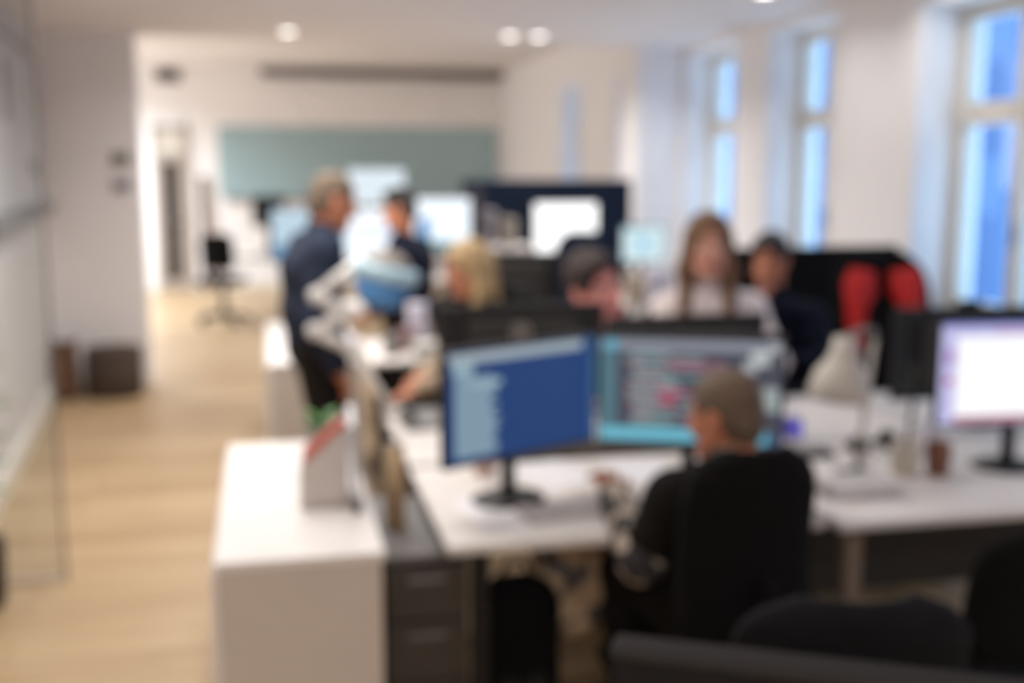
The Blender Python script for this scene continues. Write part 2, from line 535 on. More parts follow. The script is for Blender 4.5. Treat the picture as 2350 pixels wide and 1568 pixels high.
# ------------------------------------------------------------------ office chairs
def office_chair(x, y, ang, label, seat_z=0.46, back_w=0.44, back_h=0.56, back_z=0.10, fab=BLACKF, wing=None, arms=True, headrest=False, group='office chairs', lean=0.10, base_r=0.30):
    """ang: direction the sitter looks, in degrees from +X."""
    e = empty('office_chair', (x, y, 0), math.radians(ang - 90), label, 'chair', group)
    s = seat_z
    MB().box(-0.24, 0.24, -0.22, 0.25, s - 0.075, s, 0.035, seg=4).build('seat', fab, e, True)
    # backrest: a shell that bows and narrows, leaning back
    nu, nv, th = 14, 14, 0.055
    bm = bmesh.new()
    g = []
    for side in (0, 1):
        grid = []
        for j in range(nv + 1):
            v = j / nv
            row = []
            rr = 1.0
            if v > 0.72:
                q = (v - 0.72) / 0.28
                rr = math.sqrt(max(0.0, 1 - (q * 0.90) ** 2.6))
            if v < 0.2:
                rr = 0.86 + 0.14 * (v / 0.2)
            for i in range(nu + 1):
                u = i / nu * 2 - 1
                xx = u * back_w / 2 * rr
                yy = -0.235 - lean * v * back_h / 0.5 - 0.03 * math.sin(v * math.pi) * -1 + 0.045 * u * u
                edge = max(abs(u), abs(2 * v - 1))
                tk = th * (1 - 0.55 * max(0, edge - 0.75) / 0.25)
                yy += (tk / 2 if side else -tk / 2)
                row.append(bm.verts.new((xx, yy, s + back_z + v * back_h)))
            grid.append(row)
        g.append(grid)
    for side in (0, 1):
        for j in range(nv):
            for i in range(nu):
                bm.faces.new([g[side][j][i], g[side][j][i + 1], g[side][j + 1][i + 1], g[side][j + 1][i]])
    for i in range(nu):
        for j in (0, nv):
            bm.faces.new([g[0][j][i], g[0][j][i + 1], g[1][j][i + 1], g[1][j][i]])
    for j in range(nv):
        for i in (0, nu):
            bm.faces.new([g[0][j][i], g[0][j + 1][i], g[1][j + 1][i], g[1][j][i]])
    b = MB()
    b.bm.free()
    b.bm = bm
    bk = b.build('backrest', fab, e, True)
    if wing:
        for k in (-1, 1):
            w = MB()
            M = T(k * back_w * 0.24, -0.195 - lean * 0.55, s + back_z + back_h * 0.60, 0.12, 0, 0) @ Matrix.Diagonal((0.82, 1, 1, 1))
            w.prism([(-0.075 * k, 0.22), (0.055 * k, 0.235), (0.10 * k, 0.17), (0.095 * k, 0.02), (0.075 * k, -0.16), (0.04 * k, -0.22), (-0.005 * k, -0.10), (-0.03 * k, 0.05), (-0.085 * k, 0.12)], 'y', -0.05, 0.035, M=M)
            tag(w.build('side_bolster', wing, bk, True), 'red side bolster')
    if headrest:
        MB().box(-0.13, 0.13, -0.30 - lean * 1.2, -0.24 - lean * 1.2, s + back_z + back_h + 0.02, s + back_z + back_h + 0.16, 0.03, seg=3).build('headrest', fab, e, True)
    sp = MB()
    sp.tube([(0, -0.12, s - 0.07), (0, -0.29, s - 0.05), (0, -0.31, s + 0.12), (0, -0.30, s + back_z + 0.25)], 0.022)
    sp.build('back_bracket', BLACKF, e, True)
    MB().lathe([(0, 0.09), (0.032, 0.09), (0.032, 0.22), (0.022, 0.22), (0.022, s - 0.075), (0, s - 0.075)]).build('gas_column', BLACKM, e, True)
    for k in range(5):
        a = 2 * math.pi * k / 5 + 0.3
        cx, cy = math.cos(a), math.sin(a)
        MB().tube([(cx * 0.02, cy * 0.02, 0.105), (cx * 0.17, cy * 0.17, 0.10), (cx * base_r, cy * base_r, 0.072)], [0.028, 0.022, 0.016]).build('base_arm', BLACKP, e, True)
        c = MB()
        for q in (-1, 1):
            M = Matrix.Translation((cx * base_r - cy * 0.016 * q, cy * base_r + cx * 0.016 * q, 0.028)) @ Matrix.Rotation(a, 4, 'Z') @ Matrix.Rotation(math.pi / 2, 4, 'X')
            c.lathe([(0, -0.009), (0.024, -0.009), (0.028, -0.004), (0.028, 0.004), (0.024, 0.009), (0, 0.009)], n=16, M=M)
        c.tube([(cx * base_r, cy * base_r, 0.03), (cx * base_r, cy * base_r, 0.075)], 0.01)
        c.build('castor', BLACKP, e, True)
    if arms:
        for k in (-1, 1):
            MB().tube([(k * 0.2, 0.0, s - 0.06), (k * 0.285, 0.0, s - 0.04), (k * 0.29, -0.02, s + 0.16), (k * 0.28, -0.02, s + 0.19)], 0.017).box(k * 0.28 - 0.04, k * 0.28 + 0.04, -0.14, 0.13, s + 0.185, s + 0.215, 0.012).build('armrest', BLACKP, e, True)
    return e


office_chair(1.125, 2.66, 94, 'black office chair in the foreground that the grey haired man sits on', seat_z=0.385, back_w=0.36, back_h=0.55, back_z=0.10, arms=False, lean=0.02)
office_chair(1.10, 2.03, 80, 'empty black office chair with a rounded back at the bottom of the photo', seat_z=0.44, back_w=0.46, back_h=0.41, back_z=0.06, fab=mat('slate_fabric', (26, 26, 29), 0.9, var=0.15, scale=30, spec=0.2, bump=0.3), arms=False, lean=0.04)
office_chair(1.84, 2.44, 90, 'black office chair pushed up to the right desk at the right edge', seat_z=0.42, back_w=0.48, back_h=0.36, arms=False)
office_chair(0.99, 5.25, 212, 'black office chair under the blonde woman', seat_z=0.45, back_w=0.38, lean=0.05, base_r=0.27)
office_chair(1.40, 4.76, 270, 'black office chair under the man with the bowed head', seat_z=0.45, back_h=0.46, arms=False, base_r=0.27)
office_chair(1.95, 4.80, 270, 'black office chair under the woman with long brown hair', seat_z=0.50, back_h=0.46, arms=False, base_r=0.27)
office_chair(2.58, 5.20, 226, 'black office chair under the man in navy near the windows', seat_z=0.46, back_h=0.40, arms=False, base_r=0.27)
office_chair(2.715, 4.33, 270, 'black high backed chair with bright red side bolsters', seat_z=0.47, back_w=0.47, back_h=0.76, wing=REDF, arms=False, lean=0.06)
office_chair(2.07, 6.98, 268, 'navy office chair with a rounded back behind the bowed head', seat_z=0.46, back_w=0.40, back_h=0.72, fab=NAVYF)
office_chair(-0.50, 13.45 - 0.75, 80, 'small black office chair far back on the left by the pale desk', seat_z=0.52, back_w=0.36, back_h=0.40, arms=False)


# ------------------------------------------------------------------ monitors
def monitor(x, y, zc, w, h, rz, label, lit=None, content=None, base_z=0.73, group=None, logo=False, webcam=False, round_base=True, arm_back=0.07):
    """Screen centre (x, y, zc); rz = 0 faces -Y. lit: screen material."""
    e = empty('monitor', (x, y, base_z), rz, label, 'monitor', group)
    z = zc - base_z
    MB().box(-w / 2, w / 2, -0.006, 0.022, z - h / 2, z + h / 2, 0.006).build('bezel', BLACKP, e)
    MB().box(-w * 0.33, w * 0.33, 0.02, 0.055, z - h * 0.36, z + h * 0.36, 0.014).build('back_housing', DARKP, e)
    bz = 0.009
    sc = MB().box(-w / 2 + bz, w / 2 - bz, -0.0075, -0.005, z - h / 2 + bz * 1.4, z + h / 2 - bz, 0).build('screen', lit or mat('dark_screen', (12, 12, 14), 0.2), e)
    if content:
        c = MB()
        mats = []
        for (u0, u1, v0, v1, m) in content:
            if m not in mats:
                mats.append(m)
            xa, xb = -w / 2 + bz + u0 * (w - 2 * bz), -w / 2 + bz + u1 * (w - 2 * bz)
            za, zb = z + h / 2 - bz - v1 * (h - 2.4 * bz), z + h / 2 - bz - v0 * (h - 2.4 * bz)
            c.box(xa, xb, -0.0082 - 0.0004 * mats.index(m), -0.007, za, zb, mi=mats.index(m))
        c.build('screen_content', mats, sc)
    lowz = 0.012
    nk = MB()
    nk.tube([(0, 0.05, z - h * 0.05), (0, arm_back, z - h * 0.15), (0, arm_back, lowz)], 0.022)
    nk.build('stand_neck', BLACKP, e, True)
    if round_base:
        M = Matrix.Translation((0, arm_back, 0)) @ Matrix.Diagonal((1.0, 0.85, 1, 1))
        MB().lathe([(0, 0), (0.115, 0), (0.118, 0.006), (0.10, 0.014), (0.03, 0.02), (0, 0.02)], M=M).build('stand_base', BLACKP, e, True)
    else:
        MB().box(-0.12, 0.12, arm_back - 0.09, arm_back + 0.09, 0, 0.014, 0.005).build('stand_base', BLACKP, e)
    if logo:
        M = Matrix.Translation((logo[0], 0.0555, z + logo[1])) @ Matrix.Rotation(-math.pi / 2, 4, 'X')
        MB().lathe([(0.026, 0.0), (0.036, 0.0), (0.036, 0.003), (0.026, 0.003), (0.026, 0.0)], M=M).lathe([(0, 0.0), (0.016, 0.0), (0.016, 0.003), (0, 0.003)], M=M).build('logo', mat('logo_grey', (168, 160, 152), 0.35, 0.3, var=0.03), e)
    if webcam:
        MB().box(-0.045, 0.045, -0.012, 0.02, z + h / 2, z + h / 2 + 0.028, 0.008).build('webcam', BLACKP, e)
    return e


def scr(r, g, b, s=1.0):
    return glow('screen_%d_%d_%d_%d' % (r, g, b, int(s * 100)), (r, g, b), s)


# the blue editor screen and the code screen of the foreground desk
SB, ST, SL = scr(36, 66, 118, 0.95), scr(168, 182, 190, 0.85), scr(152, 180, 192, 0.9)
cont = [(0.01, 0.90, 0.015, 0.105, ST), (0.965, 1.0, 0.0, 1.0, scr(70, 104, 140, 0.9))]
cont += [(0.035, 0.16, 0.11, 0.22, SL), (0.13, 0.34, 0.27, 0.33, SL)]
rnd = random.Random(3)
for k in range(19):
    v = 0.235 + k * 0.038
    cont.append((0.045, 0.27 + rnd.random() * 0.06, v, v + 0.026, SL))
monitor(0.705, 3.075, 1.047, 0.565, 0.335, math.radians(26.5), 'monitor on the foreground desk showing a deep blue window with pale text', SB, cont)
SG = scr(82, 84, 98, 0.75)
cont = [(0.0, 1.0, 0.0, 0.03, scr(46, 44, 48, 0.9)), (0.0, 0.97, 0.05, 0.14, scr(150, 156, 168, 0.8)), (0.02, 0.10, 0.05, 0.14, scr(110, 180, 205, 0.8)), (0.0, 0.09, 0.14, 0.86, scr(84, 120, 132, 0.9)),
        (0.0, 0.54, 0.865, 0.985, scr(110, 186, 208, 0.95)), (0.54, 1.0, 0.90, 0.985, scr(70, 90, 120, 0.9)), (0.87, 0.93, 0.87, 0.99, scr(96, 176, 204, 0.95))]
pal = [scr(170, 186, 188, 0.85), scr(120, 168, 168, 0.85), scr(196, 130, 150, 0.7), scr(166, 78, 100, 0.9), scr(150, 140, 160, 0.8)]
for k in range(17):
    v = 0.17 + k * 0.04
    x = 0.13 + rnd.random() * 0.06
    for q in range(1 + (k % 2)):
        wd = 0.10 + rnd.random() * 0.16
        cont.append((x, min(x + wd, 0.84), v, v + 0.022, pal[(k + q * 2) % 3]))
        x += wd + 0.02
cont += [(0.32, 0.70, 0.24, 0.29, scr(140, 100, 116, 0.8)), (0.32, 0.47, 0.50, 0.56, pal[2]), (0.33, 0.43, 0.585, 0.66, pal[3])]
cont += [(0.83, 0.93, 0.13, 0.26, scr(190, 194, 196, 0.9)), (0.79, 0.86, 0.22, 0.33, scr(176, 180, 184, 0.85)), (0.93, 0.99, 0.05, 0.14, scr(176, 180, 184, 0.9)), (0.90, 0.985, 0.46, 0.68, scr(168, 178, 178, 0.8))]  # pale patches at the right painted in as white reflections on the screen
monitor(1.205, 3.055, 1.055, 0.545, 0.345, math.radians(-22), 'monitor on the foreground desk showing dark code, half behind the grey haired head', SG, cont)
# screens of the facing row, seen from behind
monitor(0.878, 3.86, 1.045, 0.605, 0.36, math.pi, 'black monitor seen from behind with a round pale logo, above the blue screen', None, logo=(0.015, 0.085), group='monitors seen from behind')
monitor(1.50, 3.86, 0.99, 0.62, 0.36, math.pi, 'black monitor seen from behind above the code screen', None, group='monitors seen from behind')
monitor(2.64, 3.82, 0.995, 0.62, 0.36, math.pi - 0.05, 'black monitor seen from behind at the right, below the tall window', None, webcam=True, group='monitors seen from behind')
# right hand screen
LAV = scr(196, 194, 236, 0.95)
cont = [(0.09, 1.0, 0.13, 0.93, scr(250, 250, 255, 1.05)), (0.09, 1.0, 0.93, 0.985, scr(176, 84, 98, 0.9)), (0.0, 1.0, 0.0, 0.035, scr(120, 130, 206, 0.9)), (0.03, 0.075, 0.26, 0.40, scr(170, 120, 190, 0.9)), (0.03, 0.075, 0.53, 0.60, scr(190, 70, 140, 0.9)), (0.3, 1.0, 0.07, 0.10, scr(206, 150, 180, 0.9))]
monitor(2.352, 3.09, 1.057, 0.60, 0.345, math.radians(-4), 'lit monitor at the right edge with a white window framed in lavender', LAV, cont, arm_back=0.06)
# bright screens of the back rows
BW = scr(236, 244, 252, 1.25)
monitor(0.765, 8.0, 1.243, 0.60, 0.375, math.radians(6), 'bright white monitor in the back row between the two standing men', BW, [(0, 0.1, 0, 1, scr(150, 196, 236, 1.0)), (0.25, 0.8, 0.3, 0.62, scr(226, 232, 250, 1.2))])
monitor(0.23, 8.02, 1.243, 0.42, 0.375, math.radians(10), 'lit monitor at the left end of the back row, mostly behind the standing man', scr(196, 220, 236, 0.95), [(0, 1, 0.7, 1, scr(120, 170, 214, 0.8))])
monitor(1.245, 8.0, 1.31, 0.42, 0.385, math.radians(-28), 'bright white monitor turned to the left beside the blonde woman', BW, [(0.0, 0.24, 0.40, 1.0, scr(66, 150, 210, 0.95)), (0.24, 1.0, 0.84, 1.0, scr(110, 170, 180, 0.8))])
monitor(0.955, 10.0, 1.545, 0.52, 0.33, 0, 'bright monitor standing highest at the back, against the green glass board', scr(222, 234, 242, 1.05))
monitor(2.245, 8.35, 1.235, 0.51, 0.43, 0, 'square blank white monitor in front of the navy screen panel', scr(255, 255, 255, 1.5))
monitor(2.72, 7.9, 1.15, 0.33, 0.28, math.radians(-6), 'small pale screen with a blue spot in front of the beige column', scr(206, 230, 236, 1.05), [(0.4, 0.62, 0.38, 0.62, scr(90, 180, 226, 1.1)), (0.0, 0.5, 0.0, 0.06, scr(120, 190, 200, 0.9))])
monitor(1.34, 5.93, 1.09, 0.44, 0.33, math.pi - 0.2, 'black monitor seen from behind beside the blonde woman', None, group='monitors seen from behind')
monitor(0.02, 13.35, 1.215, 0.36, 0.35, 0, 'switched off black monitor far back on the left', None)


# ------------------------------------------------------------------ people: smooth bodies from blended tapered limbs
class Blob:
    """Signed-distance shapes blended on a grid, turned into one closed mesh (surface nets)."""

    def __init__(self, res):
        self.res = res
        self.ops = []

    def cone(self, a, b, r0, r1=None, k=0.02):
        a, b = np.array(a, float), np.array(b, float)
        r1 = r0 if r1 is None else r1
        lo = np.minimum(a - r0, b - r1)
        hi = np.maximum(a + r0, b + r1)

        def f(X, Y, Z):
            ab = b - a
            L = max(float(ab @ ab), 1e-9)
            t = np.clip(((X - a[0]) * ab[0] + (Y - a[1]) * ab[1] + (Z - a[2]) * ab[2]) / L, 0, 1)
            return np.sqrt((X - a[0] - t * ab[0]) ** 2 + (Y - a[1] - t * ab[1]) ** 2 + (Z - a[2] - t * ab[2]) ** 2) - (r0 + (r1 - r0) * t)
        self.ops.append(('+', f, lo, hi, k))
        return self

    def ell(self, c, r, R=None, k=0.02, op='+'):
        c, r = np.array(c, float), np.array(r, float)
        R = np.eye(3) if R is None else np.array(R, float)     # columns: local axes
        ext = np.sqrt((R ** 2) @ (r ** 2))

        def f(X, Y, Z):
            dx, dy, dz = X - c[0], Y - c[1], Z - c[2]
            q = [(dx * R[0, i] + dy * R[1, i] + dz * R[2, i]) for i in range(3)]
            k0 = np.sqrt((q[0] / r[0]) ** 2 + (q[1] / r[1]) ** 2 + (q[2] / r[2]) ** 2)
            k1 = np.sqrt((q[0] / r[0] ** 2) ** 2 + (q[1] / r[1] ** 2) ** 2 + (q[2] / r[2] ** 2) ** 2)
            return k0 * (k0 - 1.0) / np.maximum(k1, 1e-6)
        self.ops.append((op, f, c - ext, c + ext, k))
        return self

    def half(self, p, n, lo, hi, k=0.004):
        """cut away everything on the side of p that n points to"""
        p, n = np.array(p, float), np.array(n, float)
        n = n / np.linalg.norm(n)
        self.ops.append(('-', lambda X, Y, Z: -((X - p[0]) * n[0] + (Y - p[1]) * n[1] + (Z - p[2]) * n[2]), np.array(lo, float), np.array(hi, float), k))
        return self

    def mesh(self, name, mats, parent=None, paint=None):
        res = self.res
        pos = [o for o in self.ops if o[0] == '+']
        lo = np.min([o[2] for o in pos], axis=0) - 4 * res
        hi = np.max([o[3] for o in pos], axis=0) + 4 * res
        n = np.ceil((hi - lo) / res).astype(int) + 1
        F = np.full(n, 1.0, np.float32)
        ax = [(lo[i] + res * np.arange(n[i])).astype(np.float32) for i in range(3)]
        for op, f, a, b, k in self.ops:
            m = k + 3 * res
            i0 = np.maximum(np.floor((a - m - lo) / res).astype(int), 0)
            i1 = np.minimum(np.ceil((b + m - lo) / res).astype(int) + 1, n)
            if np.any(i1 <= i0):
                continue
            sl = tuple(slice(i0[i], i1[i]) for i in range(3))
            d = f(ax[0][sl[0]][:, None, None], ax[1][sl[1]][None, :, None], ax[2][sl[2]][None, None, :]).astype(np.float32)
            c = F[sl]
            if op == '+':
                h = np.maximum(k - np.abs(c - d), 0) / k
                F[sl] = np.minimum(c, d) - h * h * k * 0.25
            else:
                d = -d
                h = np.maximum(k - np.abs(c - d), 0) / k
                F[sl] = np.maximum(c, d) + h * h * k * 0.25
        ins = F < 0
        cnt = np.zeros(n - 1, np.int8)
        for dx in (0, 1):
            for dy in (0, 1):
                for dz in (0, 1):
                    cnt += ins[dx:n[0] - 1 + dx, dy:n[1] - 1 + dy, dz:n[2] - 1 + dz]
        act = (cnt > 0) & (cnt < 8)
        idx = np.argwhere(act)
        vid = np.full(n - 1, -1, np.int32)
        vid[act] = np.arange(len(idx))
        acc = np.zeros((len(idx), 3), np.float64)
        num = np.zeros(len(idx))
        cor = [(x, y, z) for x in (0, 1) for y in (0, 1) for z in (0, 1)]
        val = {c: F[idx[:, 0] + c[0], idx[:, 1] + c[1], idx[:, 2] + c[2]] for c in cor}
        for c in cor:
            for a in range(3):
                if c[a] == 0:
                    c2 = tuple(1 if i == a else c[i] for i in range(3))
                    f0, f1 = val[c], val[c2]
                    cr = (f0 < 0) != (f1 < 0)
                    t = np.where(cr, f0 / np.where(cr, f0 - f1, 1), 0)
                    p = np.repeat(np.array(c, float)[None], len(idx), 0)
                    p[:, a] += t
                    acc[cr] += p[cr]
                    num[cr] += 1
        V = lo + (idx + acc / num[:, None]) * res
        Q = []
        for a in range(3):
            b, c = (a + 1) % 3, (a + 2) % 3
            s0 = [slice(None)] * 3
            s1 = [slice(None)] * 3
            s0[a] = slice(0, n[a] - 1)
            s1[a] = slice(1, n[a])
            A, B = ins[tuple(s0)], ins[tuple(s1)]
            for flip, m in ((False, A & ~B), (True, ~A & B)):
                e = np.argwhere(m)
                e = e[(e[:, b] > 0) & (e[:, c] > 0) & (e[:, b] < n[b] - 1) & (e[:, c] < n[c] - 1)]

                def g(db, dc):
                    q = e.copy()
                    q[:, b] -= db
                    q[:, c] -= dc
                    return vid[q[:, 0], q[:, 1], q[:, 2]]
                quad = np.stack([g(1, 1), g(0, 1), g(0, 0), g(1, 0)], 1)
                Q.append(quad[:, ::-1] if flip else quad)
        Q = np.concatenate(Q)
        me = bpy.data.meshes.new(name)
        me.vertices.add(len(V))
        me.vertices.foreach_set('co', V.astype(np.float32).ravel())
        me.loops.add(len(Q) * 4)
        me.loops.foreach_set('vertex_index', Q.astype(np.int32).ravel())
        me.polygons.add(len(Q))
        me.polygons.foreach_set('loop_start', np.arange(0, len(Q) * 4, 4, dtype=np.int32))
        me.polygons.foreach_set('use_smooth', [True] * len(Q))
        for m in (mats if isinstance(mats, (list, tuple)) else [mats]):
            me.materials.append(m)
        if paint is not None:
            me.polygons.foreach_set('material_index', paint(V[Q].mean(1)).astype(np.int32))
        me.update(calc_edges=True)
        me.validate()
        o = bpy.data.objects.new(name, me)
        COL.objects.link(o)
        if parent:
            o.parent = parent
        return o


def unit(v):
    v = np.array(v, float)
    return v / np.linalg.norm(v)


def head_frame(yaw, pitch, roll):
    """columns right, forward, up; yaw in degrees from +X, pitch > 0 looks down, roll > 0 tips to the own right"""
    a = math.radians(yaw)
    F0 = np.array([math.cos(a), math.sin(a), 0])
    R0 = np.array([math.sin(a), -math.cos(a), 0])
    U0 = np.array([0, 0, 1.0])
    p = math.radians(pitch)
    Fw = F0 * math.cos(p) - U0 * math.sin(p)
    U = U0 * math.cos(p) + F0 * math.sin(p)
    r = math.radians(roll)
    return np.stack([R0 * math.cos(r) - U * math.sin(r), Fw, U * math.cos(r) + R0 * math.sin(r)], 1)


def add_head(B, c, R, s=1.0, female=False):
    P = lambda x, y, z: np.array(c) + R @ (np.array([x, y, z]) * s)
    r = lambda *q: np.array(q) * s
    B.ell(P(0, -0.012, 0.035), r(0.074, 0.094, 0.084), R, k=0.03)
    B.ell(P(0, 0.024, -0.035), r(0.060 if not female else 0.056, 0.066, 0.078), R, k=0.03)
    B.cone(P(-0.018, 0.062, -0.098), P(0.018, 0.062, -0.098), 0.021 * s, k=0.03)
    for q in (-1, 1):
        B.cone(P(q * 0.058, -0.005, -0.05), P(q * 0.026, 0.055, -0.096), 0.018 * s, 0.018 * s, k=0.03)      # jaw line
        B.ell(P(q * 0.038, 0.064, -0.028), r(0.022, 0.02, 0.02), R, k=0.02)                                  # cheek
        B.cone(P(q * 0.012, 0.083, 0.022), P(q * 0.046, 0.070, 0.026), 0.010 * s, 0.009 * s, k=0.012)        # brow
    for q in (-1, 1):
        B.ell(P(q * 0.031, 0.092, 0.004), r(0.016, 0.014, 0.011), R, k=0.012, op='-')
        B.ell(P(q * 0.031, 0.073, 0.003), r(0.0125, 0.0125, 0.0125), R, k=0.003)
        B.ell(P(q * 0.078, -0.010, -0.006), r(0.010, 0.022, 0.034), R, k=0.01)                               # ear
        B.ell(P(q * 0.090, -0.004, -0.002), r(0.006, 0.010, 0.018), R, k=0.006, op='-')
    B.cone(P(0, 0.084, 0.008), P(0, 0.108, -0.030), 0.008 * s, 0.013 * s, k=0.012)                           # nose
    for q in (-1, 1):
        B.ell(P(q * 0.012, 0.096, -0.035), r(0.009, 0.010, 0.008), R, k=0.006)
    B.cone(P(-0.018, 0.080, -0.061), P(0.018, 0.080, -0.061), 0.0075 * s, k=0.006)                           # lips
    B.cone(P(-0.015, 0.079, -0.073), P(0.015, 0.079, -0.073), 0.008 * s, k=0.006)


def face_paint(c, R, s=1.0):
    def paint(P):
        L = (P - np.array(c)) @ R / s
        out = np.zeros(len(P), int)
        lip = (np.abs(L[:, 0]) < 0.021) & (L[:, 2] < -0.055) & (L[:, 2] > -0.079) & (L[:, 1] > 0.0795)
        out[lip] = 1
        for q in (-1, 1):
            d = np.linalg.norm(L - np.array([q * 0.031, 0.073, 0.003]), axis=1)
            out[(d < 0.0145) & (L[:, 1] > 0.076) & (np.abs(L[:, 2] - 0.003) < 0.007)] = 2
            d2 = np.linalg.norm(L - np.array([q * 0.031, 0.0855, 0.003]), axis=1)
            out[d2 < 0.0068] = 3
            br = (np.abs(L[:, 2] - 0.030 + 0.15 * (np.abs(L[:, 0]) - 0.03)) < 0.0055) & (np.abs(L[:, 0] - q * 0.030) < 0.019) & (L[:, 1] > 0.06)
            out[br] = 4
        return out
    return paint


def add_hand(B, w, d, n, side, curl=0.5, s=1.0):
    """w wrist, d pointing direction, n palm normal, side +1 = thumb along d x n"""
    w, d = np.array(w, float), unit(d)
    n = unit(np.array(n, float) - d * float(np.dot(n, d)))
    lat = np.cross(d, n) * side
    knu = []
    for q, off in enumerate((0.033, 0.011, -0.011, -0.032)):
        kp = w + d * (0.088 - 0.006 * abs(q - 1)) * s + lat * off * s
        B.cone(w + d * 0.012 + lat * off * 0.5 * s, kp, 0.0145 * s, 0.0105 * s, k=0.012)
        knu.append(kp)
    for q, L in enumerate((0.072, 0.082, 0.076, 0.060)):
        p = knu[q]
        fan = lat * (0.16, 0.04, -0.06, -0.18)[q]
        r = 0.0088 * s
        for j, f in enumerate((0.44, 0.32, 0.24)):
            a = curl * (0.45 + 0.55 * j) * (1 + 0.08 * q)
            dd = unit(d * math.cos(a) + n * math.sin(a) + fan * math.cos(a))
            p2 = p + dd * L * f * s
            B.cone(p, p2, r, r * 0.92, k=0.003)
            p, r = p2, r * 0.92
    t0 = w + d * 0.022 * s + lat * 0.026 * s
    t1 = t0 + unit(d * 0.62 + lat * 0.72 + n * 0.25) * 0.046 * s
    t2 = t1 + unit(d * 0.9 + lat * 0.30 + n * 0.30) * 0.034 * s
    t3 = t2 + unit(d * 0.95 + lat * 0.05 + n * 0.30) * 0.026 * s
    B.cone(t0, t1, 0.0135 * s, 0.011 * s, k=0.012).cone(t1, t2, 0.0105 * s, 0.0095 * s, k=0.004).cone(t2, t3, 0.0095 * s, 0.008 * s, k=0.004)


SKINS = {}


def skin_set(name, rgb, lip, brow):
    sk = mat('skin_' + name, rgb, 0.55, var=0.05, scale=18, spec=0.35)
    return [sk, mat('lips_' + name, lip, 0.5, var=0.04), mat('eye_white', (226, 222, 216), 0.3, var=0.01), mat('iris', (52, 44, 40), 0.25, var=0.05), mat('brow_' + name, brow, 0.9, var=0.1)]


def hair_mat(name, rgb, rgb2):
    return mat('hair_' + name, rgb, 0.6, scale=55, spec=0.4, bump=0.6, rgb2=rgb2)


